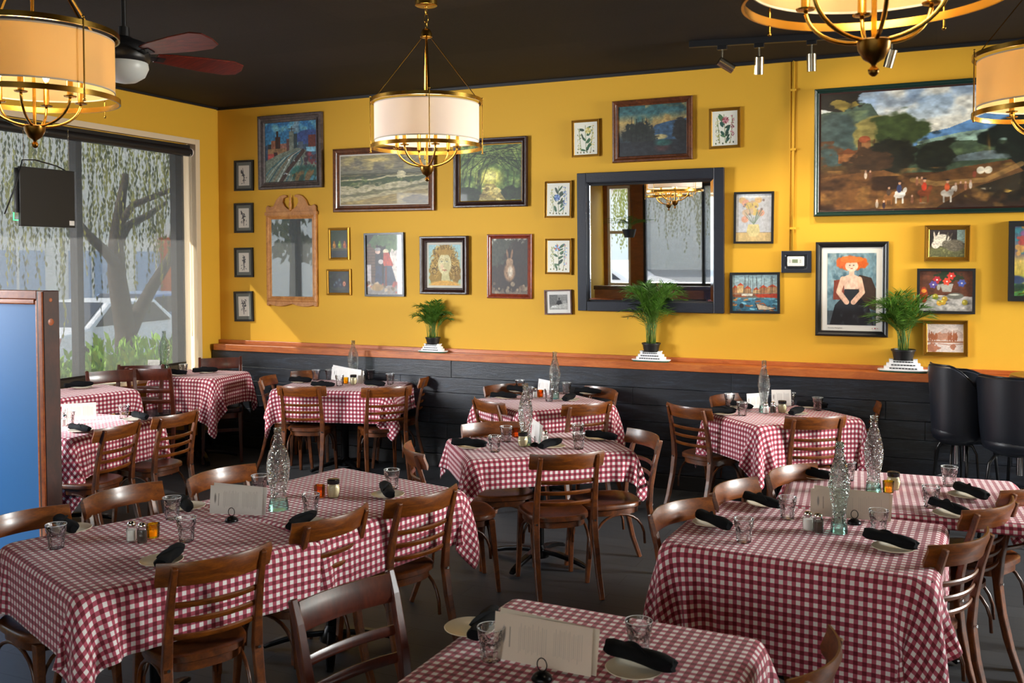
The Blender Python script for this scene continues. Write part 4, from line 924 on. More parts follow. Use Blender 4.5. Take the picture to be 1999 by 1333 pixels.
def art_seated(w, h):
    # plain stand-in: copper-haired sitter in black before a blue-grey ground
    A = Art(w, h, RS, 50, '6C8A96'); A.put((A.noise(4, 4, 1, 1, 1)-.45)*4, '9AB0B4', .8); A.put((A.noise(5, 4, 1, 1, 2)-.52)*5, '3A5A68', .8); A.rect(0, 0, 1, .2, '2A2A30', .6)
    A.poly([(.62, .66), (.66, .7), (.9, .66), (1, .5), (1, .2), (.6, .3)], '3A2A22'); A.poly([(.12, .35), (.14, .62), (.34, .64), (.36, .35)], '7A3018')
    A.poly([(.05, 0), (.16, .28), (.34, .40), (.36, .54), (.62, .54), (.66, .40), (.86, .26), (.96, 0)], '15151A'); A.put((A.noise(5, 4, 1, 1, 5)-.55)*5*(A.Y < .28)*(A.X > .1)*(A.X < .92), '4A4E56', .8)
    A.poly([(.36, .50), (.30, .66), (.44, .70), (.56, .70), (.68, .66), (.64, .50)], 'E0B8A0'); A.line([(.32, .64), (.24, .46), (.4, .32)], .035, 'DDB298'); A.line([(.66, .64), (.72, .46), (.54, .32)], .035, 'DDB298'); A.rect(.45, .68, .55, .76, 'DDB298')
    A.blob(.5, .86, .2, .10, 'C85A20', 3, 9, rough=.3); A.ell(.5, .82, .085, .075, 'E4BEA6', .12); A.ell(.46, .83, .012, .006, '3A3A40', .4); A.ell(.54, .83, .012, .006, '3A3A40', .4); A.ell(.5, .785, .018, .006, 'B04A3A', .4); A.blob(.5, .91, .15, .045, 'D8702C', 4, 9, rough=.3); return A.tex(.1, 16)
def art_rabbits(w, h):
    A = Art(w, h, RS, 51).grad([(0, '5A5A38'), (.3, '6A6A44'), (.45, '2A2620'), (.75, '241E1C'), (1, '3A3030')]); A.rect(.78, .5, 1, 1, '8AA098'); A.put((A.noise(8, 3, 1, 1, 2)-.55)*5*(A.Y < .35), '9A9A60', .7)
    A.ell(.36, .62, .3, .22, 'D8D0BC', .2); A.ell(.18, .45, .14, .14, 'E0D6C4', .2); A.ell(.14, .78, .03, .16, 'D8C8B4', .2, .15); A.ell(.25, .8, .03, .15, 'DCCEBC', .2, -.2); A.ell(.13, .46, .015, .015, '8A2A22', .4)
    A.ell(.72, .42, .32, .22, '6A6252', .25); A.ell(.46, .48, .12, .13, '6E6656', .2); A.ell(.5, .76, .03, .16, '5A5244', .2, -.2); A.ell(.6, .75, .03, .15, '544C40', .2, -.4); A.ell(.43, .5, .014, .014, '100C0A', .4); A.put((A.noise(18, 2, 1, 1, 5)-.5)*4*(A.X > .4)*(A.Y > .25)*(A.Y < .6), '8A8270', .6); return A.tex(.12, 24)
def art_fruit(w, h):
    A = Art(w, h, RS, 52, '5E3420'); A.poly([(0, 0), (0, .36), (.3, .4), (1, .36), (1, 0)], 'B8B4B0'); r = A.rs; A.tex(.15, 8)
    A.poly([(.38, .68), (.44, .48), (.6, .48), (.64, .68)], 'A8A49A'); A.ell(.36, .6, .04, .08, 'A8A49A', .3)
    A.blob(.5, .84, .3, .14, '24341C', 3, 12, rough=.8)
    for x, y, c in ((.33, .78, 'B02A30'), (.6, .88, 'D03A30'), (.52, .74, 'E04830'), (.8, .7, '4A5AA8'), (.26, .66, '5A4A90')):
        for k in range(6): A.ell(x+.05*math.cos(k)/A.asp, y+.05*math.sin(k), .05, .035, c, .3, k)
        A.ell(x, y, .02, .02, 'E0D8D0', .4)
    A.ell(.08, .4, .09, .2, 'A8341C', .15); A.ell(.08, .5, .06, .05, 'E09030', .5); A.ell(.68, .38, .19, .08, '6A6A62', .2); A.ell(.66, .41, .12, .02, 'C8C8BC', .5)
    for x, y, c in ((.3, .36, 'A8A030'), (.48, .3, 'C09A28'), (.38, .2, 'E0A838'), (.45, .22, 'C8A030'), (.86, .22, 'A89A30')): A.ell(x+.02, y-.03, .09, .03, '6A6260', .6); A.ell(x, y, .065, .07, c, .15); A.ell(x-.02, y+.02, .02, .02, 'F0E080', .7)
    return A.tex(.08, 20)
def art_sepia(w, h):
    A = Art(w, h, RS, 53, 'E0CFC6'); A.poly([(.2, .6), (.5, .86), (.7, .74), (.85, .8), (1, .66), (1, .5), (.2, .5)], 'CDB4A8'); A.blob(.42, .56, .4, .12, 'BE8A70', 3, 10, rough=.6); A.rect(0, .34, 1, .40, 'B07A5C')
    for x in (.06, .12, .18, .24, .6, .66, .74, .8): A.line([(x, .38), (x, .62+.2*A.rs.rand())], .007, '8A4626'); A.blob(x, .54, .045, .14, 'A05C3A', int(x*90), 12, rough=.8)
    A.blob(.15, .16, .2, .14, 'B4765A', 5, 10, rough=.8); A.blob(.72, .18, .08, .1, 'B4765A', 7, 10, rough=.8); A.line([(.3, .3), (.6, .26), (1, .3)], .012, 'A8694C'); return A.tex(.06, 20)
def art_valley(w, h):
    A = Art(w, h, 250, 54).grad([(0, '2C1D12'), (.3, '4A3018'), (.45, '3A3A26'), (.55, 'A8B8BC'), (.62, 'D4D6CC'), (.85, '9EB2C4'), (1, '8CA2BA')])
    A.put((A.noise(3, 5, 1.6, 1, 1)-.44)*6*(A.Y > .55), 'DEDACA', .8); A.put((A.noise(4, 4, 1, 1, 2)-.55)*6*(A.Y > .7), '7088A8', .6)
    A.poly([(.38, .6), (.55, .66), (.72, .78), (.8, .74), (1, .66), (1, .4), (.38, .4)], '5C86B4'); A.poly([(.42, .56), (.6, .62), (.85, .66), (1, .6), (1, .4), (.42, .4)], '8CA898')
    A.poly([(0, .84), (.08, .86), (.16, .92), (.22, .90), (.26, .78), (.34, .68), (.36, .5), (0, .5)], '46564A'); A.put((A.noise(8, 4, 1, 1, 4)-.5)*5*(A.X < .3)*(A.Y > .5)*(A.Y < .85), '6A7A58', .8)
    A.blob(.24, .66, .2, .14, '8A8048', 6, 9, rough=.4); A.blob(.34, .66, .22, .15, '3A4826', 5, 9, rough=.5); A.blob(.06, .62, .16, .2, '3C4C4A', 8, 8); A.blob(.06, .97, .22, .10, '1E1A14', 9, 12, rough=.9); A.blob(.1, .9, .1, .04, '7A6A30', 10, 14, rough=1)
    A.poly([(.35, .5), (.5, .56), (1, .52), (1, .3), (.35, .3)], '3E4E3A'); A.put((A.noise(9, 4, 1, 1, 11)-.5)*5*(A.Y > .36)*(A.Y < .55)*(A.X > .4), '566844', .8); A.poly([(.55, .42), (.7, .46), (1, .44), (1, .40), (.55, .38)], '6E7C84', .8)
    A.rect(.165, .46, .222, .60, '96683E'); A.rect(.165, .46, .18, .6, '5A3A22'); A.ell(.1935, .60, .047, .03, '8E4A2C', .1); A.rect(.08, .40, .165, .48, '8A5A32'); A.poly([(.07, .48), (.122, .53), (.175, .48)], '6A3C20'); A.put((A.noise(20, 2, 1, 1, 13)-.55)*6*(A.X < .24)*(A.Y > .38)*(A.Y < .6), '5A3418', .8)
    A.blob(.32, .46, .2, .17, '1E1E14', 12, 10, rough=.5); A.blob(.5, .45, .16, .14, '1C2016', 14, 10, rough=.5); A.blob(.2, .4, .18, .10, '3A2818', 15, 12, rough=.7); A.blob(.92, .5, .4, .3, '161E18', 16, 9, rough=.6); A.blob(.95, .2, .5, .18, '15140E', 17, 9, rough=.5)
    A.poly([(.0, .0), (0, .28), (.2, .32), (.28, .33), (.4, .25), (.6, .33), (.8, .38), (.85, .28), (.62, .14), (.5, 0)], '5E3E20'); A.put((A.noise(7, 4, 1.5, 1, 18)-.5)*5*(A.Y < .34)*(A.X < .85), '8A6432', .8); A.put((A.noise(6, 4, 1, 1, 19)-.52)*6*(A.Y < .28)*(A.X < .45), '2A1A10', .9); A.line([(.4, .24), (.5, .2), (.7, .22), (.84, .34)], .02, 'A07A44', .7)
    r = A.rs
    def rider(x, y, s, horse, coat): A.ell(x, y, .045*s, .028*s, horse, .2); A.ell(x+.022*s, y+.03*s, .014*s, .024*s, horse, .2, -.3); A.line([(x-.012*s, y-.02*s), (x-.012*s, y-.065*s)], .006*s, horse); A.line([(x+.014*s, y-.02*s), (x+.014*s, y-.065*s)], .006*s, horse); A.ell(x, y+.045*s, .018*s, .032*s, coat, .2); A.ell(x+.002, y+.086*s, .010*s, .012*s, 'C89A7A', .3); A.ell(x+.002, y+.1*s, .014*s, .006*s, '2A2020', .3)
    rider(.345, .12, 1.1, 'D8D4CC', '34406A'); rider(.45, .13, 1.15, '7A3A1E', 'C03A22'); rider(.545, .12, 1.1, 'B8B0A4', 'B8502A'); rider(.30, .10, .9, '8A5A30', '4A3A30')
    for x, y in ((.40, .07), (.25, .04), (.28, .03), (.42, .22), (.44, .22), (.20, .29), (.22, .29), (.6, .17), (.62, .17), (.58, .16), (.64, .18)): A.ell(x, y, .012, .03, ['5A3A2A', 'B8A898', '3A2A30', '8C5A40'][r.randint(4)], .3); A.ell(x, y+.034, .008, .01, 'C89A80', .4)
    for x in (.68, .71): A.ell(x, .30, .03, .03, 'CFC6B0', .2)
    A.ell(.655, .27, .014, .03, '7A3A2A', .3); A.blob(.9, .95, .16, .08, '9A7A3C', 21, 14, rough=1); A.put((A.noise(30, 2, 1, 1, 22)-.5)*2*(A.Y < .55), '1A120C', .25)
    return A.tex(.16, 26)
def art_bright(w, h):
    A = Art(w, h, RS, 55).grad([(0, '3A5A28'), (.3, 'C8B040'), (.5, 'E0C060'), (.6, '7A6A70'), (1, '3A7088')]); A.dabs(60, (0, 1), (.6, 1), (.02, .06), ['C04A40', '3A8A9A', '8A5A8A', 'D8A050']); A.dabs(30, (0, 1), (0, .3), (.02, .07), ['4A8A3A', '1E3A2A', '2A3A6A', 'C8C040'], el=2, rot=.3); return A.tex(.1, 16)

BK = 'small black-framed ink botanicals in the corner column'
for k, (q, lb) in enumerate(((((459, 314), (496, 312), (496, 372), (459, 373)), 'topmost of four small black-framed ink botanical prints near the corner'),
                          (((459, 397), (495, 396), (496, 454), (459, 455)), 'second from top of four small black-framed ink botanical prints'),
                          (((459, 484), (495, 483), (496, 541), (460, 541)), 'third from top of four small black-framed ink botanical prints'),
                          (((459, 569), (495, 568), (496, 627), (459, 627)), 'lowest of four small black-framed ink botanicals, just above the ledge'))):
    picture(*q, 0.022, prof_simple, 'black_frame', botanical_ink(100+k), lb, 0.033, 'mount_grey', group=BK, depth=0.02)
picture((507, 229), (631, 218), (632, 366), (509, 371), 0.075, prof_cove, 'grey_wood', art_city, 'city skyline oil painting with curving highway in wide grey wood frame', amat='art_oil', depth=0.045)
picture((651, 291), (850, 283), (850, 410), (657, 416), 0.062, prof_round, 'brown_wood', art_sea, 'seascape painting of green breaking waves in reddish-brown wooden frame', amat='art_oil', depth=0.05, inner=(0.012, 'linen'))
picture((888, 273), (1031, 267), (1031, 402), (889, 407), 0.055, prof_cove, 'dark_ornate', art_path, 'painting of sunlit path under arching green branches in dark frame', amat='art_oil', depth=0.045, inner=(0.008, 'gold_frame'))
picture((642, 445), (683, 444), (684, 507), (644, 508), 0.026, prof_round, 'gold_frame', art_pears, 'small gold-framed still life of three pears in a row', amat='art_oil')
picture((639, 525), (686, 525), (687, 576), (640, 576), 0.024, prof_round, 'gold_frame', art_figs, 'small gold-framed dark still life of figs, one cut open', amat='art_oil')
picture((713, 455), (790, 454), (791, 578), (714, 579), 0.020, prof_simple, 'black_frame', art_villagers, 'thin black-framed print of two villagers talking in a doorway', amat='art_glazed')
picture((822, 461), (915, 461), (916, 574), (825, 574), 0.060, prof_cove, 'dark_ornate', art_portrait_curls, 'portrait of a curly golden-haired sitter in wide ornate dark frame', 0.0, inner=(0.022, 'linen'), depth=0.05)
picture((952, 457), (1039, 457), (1040, 583), (953, 582), 0.042, prof_round, 'red_wood', art_rabbit_dark, 'red-brown framed painting of a small brown animal in dark woodland', amat='art_oil', depth=0.03)
GB = 'gold-framed colour botanical prints'
picture((1064, 354), (1117, 352), (1117, 426), (1065, 426), 0.022, prof_steps, 'gold_frame', botanical_colour(61, ['5A7AB8', '8AA8D0', '3A5A9A']), 'upper of two gold-framed blue flower botanicals left of black mirror', amat='art_glazed', group=GB)
picture((1065, 465), (1117, 465), (1117, 536), (1066, 536), 0.022, prof_steps, 'gold_frame', botanical_colour(62, ['3A7AB8', 'C0D8E8', 'B86A50']), 'lower of two gold-framed botanicals left of black mirror, above the photograph', amat='art_glazed', group=GB)
picture((1117, 236), (1171, 232), (1171, 305), (1118, 308), 0.022, prof_steps, 'gold_frame', botanical_colour(63, ['D8C87A', 'E0D8A0', 'B8A850']), 'gold-framed botanical with pale yellow blossom, left of the dusk landscape', group=GB)
picture((1384, 213), (1446, 209), (1446, 288), (1386, 292), 0.026, prof_steps, 'gold_frame', botanical_colour(64, ['B06A70', '8A3A40', 'C88A90'], '1E4A40'), 'gold-framed botanical with red flowers, right of the dusk landscape', group=GB)
picture((1064, 566), (1117, 565), (1118, 613), (1065, 614), 0.012, prof_simple, 'brown_wood', art_photo, 'small framed black and white photograph below the gold botanicals', 0.032, 'mount_white')
picture((1195, 199), (1351, 187), (1355, 311), (1199, 319), 0.052, prof_round, 'brown_wood', art_dusk, 'dusk landscape with dark firs and lake in brown wooden frame', amat='art_oil', depth=0.04)
picture((1433, 376), (1511, 373), (1511, 476), (1434, 475), 0.018, prof_simple, 'black_frame', art_flowers_pale, 'black-framed pale print of a vase of yellow flowers', amat='art_glazed')
picture((1426, 532), (1523, 531), (1523, 612), (1426, 611), 0.020, prof_simple, 'black_frame', art_harbour, 'black-framed harbour painting with red boats and rowing boat', amat='art_oil')
pm, pw, ph_ = picture((1593, 472), (1735, 471.5), (1734, 658), (1592, 655), 0.045, prof_round, 'black_frame', art_seated, 'large black-framed poster of a red-haired sitter in black dress', 0.045, 'mount_white', amat='art_glazed', depth=0.03)
picture((1804, 440), (1894, 439), (1893, 511), (1805, 510), 0.036, prof_steps, 'gold_frame', art_rabbits, 'gold-framed painting of a white rabbit beside a grey rabbit', amat='art_oil', depth=0.03)
picture((1790, 524), (1904, 524), (1904, 613), (1790, 611), 0.020, prof_simple, 'black_frame', art_fruit, 'black-framed still life with red and blue flowers, pears and silver bowl', amat='art_oil')
picture((1802, 624), (1890, 625), (1889, 696), (1801, 694), 0.032, prof_steps, 'gold_frame', art_sepia, 'gold-framed sepia sketch of firs by a mountain lake', depth=0.03)
picture((1590, 176), (2092, 139), (2092, 412), (1590, 424), 0.036, prof_round, 'green_frame', art_valley, 'huge green-framed landscape of riders in a wooded valley', amat='art_glazed', depth=0.045, tilt=False, inner=(0.014, 'dark_ornate'))
picture((1968, 432), (2070, 430), (2070, 590), (1968, 586), 0.040, prof_simple, 'black_frame', art_bright, 'black-framed colourful landscape cut by the right edge of the photo', amat='art_glazed', depth=0.045, tilt=False)
# faint caption and red marks on the poster
def text(body, size, loc, mat, parent, name='caption', rot=(PI/2, 0, 0), ext=0.0003, align='LEFT'):
    cu = bpy.data.curves.new(name, 'FONT'); cu.body = body; cu.size = size; cu.extrude = ext; cu.align_x = align
    o = bpy.data.objects.new(name, cu); COL.objects.link(o); o.location = loc; o.rotation_euler = rot; cu.materials.append(MAT[mat])
    bpy.context.view_layer.update(); me = bpy.data.meshes.new_from_object(o.evaluated_get(bpy.context.evaluated_depsgraph_get())); bpy.data.objects.remove(o)
    o = bpy.data.objects.new(name, me); COL.objects.link(o); o.location = loc; o.rotation_euler = rot; o.parent = parent; return o
text('Amedeo Modigliani', 0.014, (-pw/2+0.095, -0.0105, -ph_/2+0.062), 'grey_print', pm)
text('www.museum-editions.com', 0.007, (0.04, -0.0105, -ph_/2+0.064), 'grey_print', pm) if False else None
for k, s_ in enumerate((0.005, 0.008, 0.005)): MB().box((pw/2-0.118+0.02*k-s_/2, -0.0105, -ph_/2+0.068-s_/2), (pw/2-0.118+0.02*k+s_/2, -0.0085, -ph_/2+0.068+s_/2)).build('red_mark', 'red_mark', pm)

# black painted mirror
q = [at(*p, y=W) for p in ((1131, 340), (1416, 327), (1415, 611), (1132, 606))]
mx0, mx1, mz0, mz1 = (q[0][0]+q[3][0])/2, (q[1][0]+q[2][0])/2, (q[2][2]+q[3][2])/2, (q[0][2]+q[1][2])/2
mr = empty('wall_mirror', ((mx0+mx1)/2, W-0.001, (mz0+mz1)/2), 0, 'large square mirror in thick navy-black painted wooden frame', 'mirror'); w_, h_ = mx1-mx0, mz1-mz0
m = MB()
for sx in (-1, 1):
    a_, b_ = sorted((sx*w_/2, sx*(w_/2-0.085))); m.box((a_, -0.05, -h_/2), (b_, 0, h_/2))
for sz in (-1, 1):
    a_, b_ = sorted((sz*h_/2, sz*(h_/2-0.085))); m.box((-w_/2+0.086, -0.048, a_), (w_/2-0.086, 0, b_))
m.build('frame', 'navy_frame', mr, bevel=0.005)
iw, ih = w_/2-0.085, h_/2-0.085
mr.rotation_euler = (math.radians(1.2), 0, 0); mr.location.y = W-0.001-h_/2*math.sin(math.radians(1.2))
MB().box((-iw+0.03, -0.022, -ih+0.03), (iw-0.03, -0.018, ih-0.03)).build('glass', 'mirror', mr)
MB().loops([[(sx*(iw-i), -d, sz*(ih-i)) for i, d in ((0, 0.012), (0, 0.015), (0.03, 0.022), (0.03, 0.012))] for sx, sz in ((-1, -1), (1, -1), (1, 1), (-1, 1))], closed=True).build('bevelled_edge', 'mirror_bevel', mr)

# carved wooden mirror with broken-scroll crest
q = [at(*p, y=W) for p in ((522, 419), (620, 415), (621, 588), (524, 590))]
x0 = (q[0][0]+q[3][0])/2; x1 = (q[1][0]+q[2][0])/2; z0 = (q[2][2]+q[3][2])/2; z1 = (q[0][2]+q[1][2])/2
cm = empty('carved_mirror', ((x0+x1)/2, W-0.001, (z0+z1)/2), 0, 'tall narrow mirror in carved light wood frame with scroll crest', 'mirror'); w_, h_ = x1-x0, z1-z0
frame_mesh(w_, h_, prof_round(0.055, 0.035)).build('frame', 'carved_pine', cm)
MB().box((-w_/2+0.05, -0.012, -h_/2+0.05), (w_/2-0.05, -0.008, h_/2-0.05)).build('glass', 'mirror', cm)
def scroll(s):
    pts = [(0.29, 0.0), (0.29, 0.075), (0.27, 0.10), (0.24, 0.085), (0.20, 0.09), (0.17, 0.15), (0.13, 0.19), (0.085, 0.205), (0.05, 0.20), (0.045, 0.18), (0.08, 0.17), (0.09, 0.13), (0.07, 0.09), (0.035, 0.06), (0.0, 0.05), (0.0, 0.0)]
    return [(s*x*w_/0.58, z) for x, z in pts]
m = MB()
for s_ in (-1, 1): m.prism([(x, h_/2-0.01+z) for x, z in scroll(s_)], 'y', -0.026, -0.004)
m.prism([(-w_/2-0.012, h_/2-0.015), (w_/2+0.012, h_/2-0.015), (w_/2+0.012, h_/2+0.02), (-w_/2-0.012, h_/2+0.02)], 'y', -0.034, -0.002)
m.build('crest', 'carved_pine', cm, bevel=0.003)
MB().lathe([(0.010, 0), (0.018, 0.008), (0.009, 0.025), (0.015, 0.045), (0.017, 0.065), (0.008, 0.095), (0.012, 0.11), (0.005, 0.145), (0.002, 0.175)], (0, -0.03, h_/2+0.03), 14).build('finial', 'carved_pine', cm, smooth=50)
n = 30; bot = [(-w_/2+w_*k/n, -h_/2-0.02-0.028*abs(math.sin(2.0*PI*k/n))-0.02*(1 if k in (0, 1, n-1, n) else 0)) for k in range(n+1)]
MB().prism([(-w_/2, -h_/2+0.012)]+bot+[(w_/2, -h_/2+0.012)], 'y', -0.026, -0.004).build('apron', 'carved_pine', cm, bevel=0.003)

# thermostat in its small dark frame
p = at(1555, 511, y=W); th = empty('thermostat', (p[0], W-0.001, p[2]), 0, 'white thermostat with small display inside a dark navy frame', 'thermostat')
frame_mesh(0.235, 0.178, [(0, 0), (0, 0.022), (0.03, 0.022), (0.038, 0.01), (0.038, 0)]).build('frame', 'navy_frame', th, bevel=0.002)
MB().box((-0.082, -0.006, -0.055), (0.082, -0.001, 0.055)).build('backplate', 'black_gloss', th)
bd = MB().box((-0.070, -0.032, -0.036), (0.062, -0.006, 0.044)).build('housing', 'white_plastic', th, bevel=0.006)
MB().box((-0.030, -0.0335, -0.008), (0.014, -0.0318, 0.020)).build('display', 'lcd', bd)
for sx in (-0.048, 0.034):
    for k in range(3): MB().box((sx-0.006, -0.034, -0.006+0.010*k), (sx+0.006, -0.0318, -0.002+0.010*k)).build('button', 'grey_print', bd)
# ---------------------------------------------------------------- pendant lamps
def make_pendant(shade):
    """origin at the centre of the lower ring; shade drum, two brass rings, candle arms"""
    t = empty('pendant_lamp')
    R_, RS_ = 0.333, 0.312
    def ring(z): return MB().loops([[(r*math.cos(2*PI*k/72), r*math.sin(2*PI*k/72), zz) for r, zz in ((R_, z-0.011), (R_, z+0.011), (R_-0.007, z+0.011), (R_-0.007, z-0.011))] for k in range(72)], closed=True)
    ring(0).build('brass_ring', 'brass', t, smooth=40); ring(0.27).build('brass_ring', 'brass', t, smooth=40)
    MB().loops([[(r*math.cos(2*PI*k/72), r*math.sin(2*PI*k/72), zz) for r, zz in ((RS_, 0.035), (RS_, 0.25), (RS_-0.0015, 0.25), (RS_-0.0015, 0.035))] for k in range(72)], closed=True).build('shade', shade, t, smooth=40)
    for z in (0.037, 0.248): MB().loops([[(r*math.cos(2*PI*k/72), r*math.sin(2*PI*k/72), zz) for r, zz in ((RS_+0.001, z-0.003), (RS_+0.001, z+0.003), (RS_-0.003, z+0.003), (RS_-0.003, z-0.003))] for k in range(72)], closed=True).build('shade_hem', 'linen', t, smooth=40)
    # diffuser disc under the bulbs is open: the arms show
    for k in range(4):
        a = 2*PI*k/4+0.45; c, s = math.cos(a), math.sin(a)
        MB().tube([(c*R_, s*R_, -0.03), (c*R_, s*R_, 0.29)], 0.0035, 8).sphere((c*R_, s*R_, -0.034), 0.006, 8, 6).sphere((c*R_, s*R_, 0.294), 0.006, 8, 6).build('upright_rod', 'brass', t, smooth=50)
        MB().tube([(c*(R_-0.012), s*(R_-0.012), 0.27), (c*0.022, s*0.022, 0.655)], 0, sq=(0.010, 0.004)).build('hanger_strap', 'brass', t)
    MB().tube([(0, 0, -0.14), (0, 0, 0.66)], 0.007, 10).build('centre_rod', 'brass', t, smooth=40)
    MB().lathe([(0.004, -0.205), (0.012, -0.198), (0.014, -0.188), (0.006, -0.178), (0.008, -0.172), (0.026, -0.160), (0.040, -0.135), (0.042, -0.115), (0.038, -0.112), (0.012, -0.110)], n=28).build('finial', 'brass_dark', t, smooth=50)
    MB().lathe([(0.03, 0.648), (0.036, 0.652), (0.034, 0.675), (0.024, 0.695), (0.008, 0.705)], n=24).build('canopy_ball', 'brass', t, smooth=40)
    for k in range(6):
        a = 2*PI*k/6+0.15; c, s = math.cos(a), math.sin(a)
        pts = [(c*r, s*r, z) for r, z in [(0.02+0.165*math.sin(PI/2*q/10), -0.115+0.115*(1-math.cos(PI/2*q/10))) for q in range(11)]]
        MB().tube(pts, 0.0058, 8).build('candle_arm', 'brass', t, smooth=True)
        cn = MB().lathe([(0.010, -0.006), (0.024, -0.004), (0.026, 0.0), (0.012, 0.002), (0.0115, 0.10), (0.0, 0.10)], (c*0.185, s*0.185, 0), 14).build('candle_sleeve', 'brass', t, smooth=40)
        MB().lathe([(0.006, 0.10), (0.014, 0.118), (0.017, 0.138), (0.012, 0.158), (0.003, 0.178)], (c*0.185, s*0.185, 0), 12).build('bulb', 'bulb', cn, smooth=True)
    for k in range(3):
        z = 0.715+0.05*k; m = MB(); rr = 0.017
        pts = [(rr*0.7*math.cos(q*PI/6) if k % 2 else 0, 0 if k % 2 else rr*0.7*math.cos(q*PI/6), z+rr*1.7*math.sin(q*PI/6)) for q in range(12)]
        MB().tube(pts, 0.003, 6, closed=True).build('chain_link', 'brass', t, smooth=True)
    return t
def pendant(kind, x, y, z, rz, label, ztop=None):
    t = place(kind, (x, y, z), rz, label, 'lamp', 'brass drum pendant lamps')
    ztop = ZC if ztop is None else ztop
    MB().lathe([(0.062, ztop-z-0.115), (0.066, ztop-z-0.112), (0.066, ztop-z-0.08), (0.03, ztop-z-0.078)], n=32).build('canopy', 'brass', t, smooth=40)
    MB().lathe([(0.058, ztop-z-0.079), (0.058, ztop-z-0.001)], n=28).build('ceiling_box', 'black_paint', t, smooth=40)
    light('pendant_glow', 'POINT', (x, y, z+0.14), 11, (1.0, 0.80, 0.52), 0.10)
proto('pendant_w', make_pendant('shade_white')); proto('pendant_c', make_pendant('shade_cream'))
D = 5.66
def along(px, py, d):
    v = _f + _R*(px-999.5)/F_PX - _U*(py-PPY)/F_PX; return (v[0]*d, v[1]*d, v[2]*d+CAM_H)
pc = along(833.5, 288, 5.66); pendant('pendant_w', pc[0], pc[1], 2.625, 0.1, 'brass pendant lamp with bright white drum shade in the middle')
pl = along(67, 205, 3.93); pendant('pendant_c', pl[0], pl[1], 2.625, 1.0, 'brass pendant lamp with amber-lit drum shade, cut by upper left frame')
pr = along(1706, 75, 2.44); pendant('pendant_c', pr[0], pr[1], 2.625, 0.6, 'nearest brass pendant lamp, only its lower ring and arms showing')
p4 = along(2052, 230, 4.36); pendant('pendant_c', p4[0], p4[1], 2.625, 1.35, 'brass pendant lamp before the huge landscape, cut by the right edge')

# ---------------------------------------------------------------- ceiling fan
fp = along(243, 120, 5.15); fan = empty('ceiling_fan', (fp[0], fp[1], ZC), 0, 'black ceiling fan with reddish wooden blades and white glass bowl light', 'fan')
def F(z): return z-ZC
MB().lathe([(0.014, F(3.18)), (0.014, F(3.53))], n=14).build('downrod', 'black_paint', fan, smooth=40)
MB().lathe([(0.065, F(3.50)), (0.065, -0.001)], n=24).build('canopy', 'black_paint', fan, smooth=40)
MB().lathe([(0.028, F(3.22)), (0.03, F(3.17)), (0.06, F(3.155)), (0.115, F(3.135)), (0.135, F(3.105)), (0.135, F(3.05)), (0.125, F(3.03)), (0.11, F(3.02))], n=36).build('motor_housing', 'black_paint', fan, smooth=40)
MB().lathe([(0.012, F(2.915)), (0.06, F(2.925)), (0.105, F(2.955)), (0.125, F(3.0)), (0.12, F(3.028))], n=36).build('glass_bowl', 'frosted', fan, smooth=60)
tipA = at(462, 66, z=3.08); base = math.atan2(tipA[1]-fp[1], tipA[0]-fp[0])
for k in range(5):
    a = base+k*2*PI/5
    out = [(0.17, -0.045), (0.25, -0.062), (0.45, -0.082), (0.60, -0.088), (0.665, -0.060), (0.68, 0.0), (0.665, 0.055), (0.60, 0.080), (0.45, 0.076), (0.25, 0.052), (0.17, 0.04)]
    m = MB().prism(out, 'z', -0.004, 0.004); m.xf(Matrix.Translation((0, 0, F(3.075))) @ Matrix.Rotation(a, 4, 'Z') @ Matrix.Rotation(math.radians(-17), 4, 'X'))
    b = m.build('blade', 'fan_wood', fan, bevel=0.002)
    MB().box((0.10, -0.022, -0.009), (0.22, 0.022, -0.005)).cyl((0.18, 0.012), 0.006, -0.012, -0.009, 8).cyl((0.18, -0.012), 0.006, -0.012, -0.009, 8).xf(Matrix.Translation((0, 0, F(3.075))) @ Matrix.Rotation(a, 4, 'Z') @ Matrix.Rotation(math.radians(-17), 4, 'X')).build('blade_iron', 'black_paint', b)

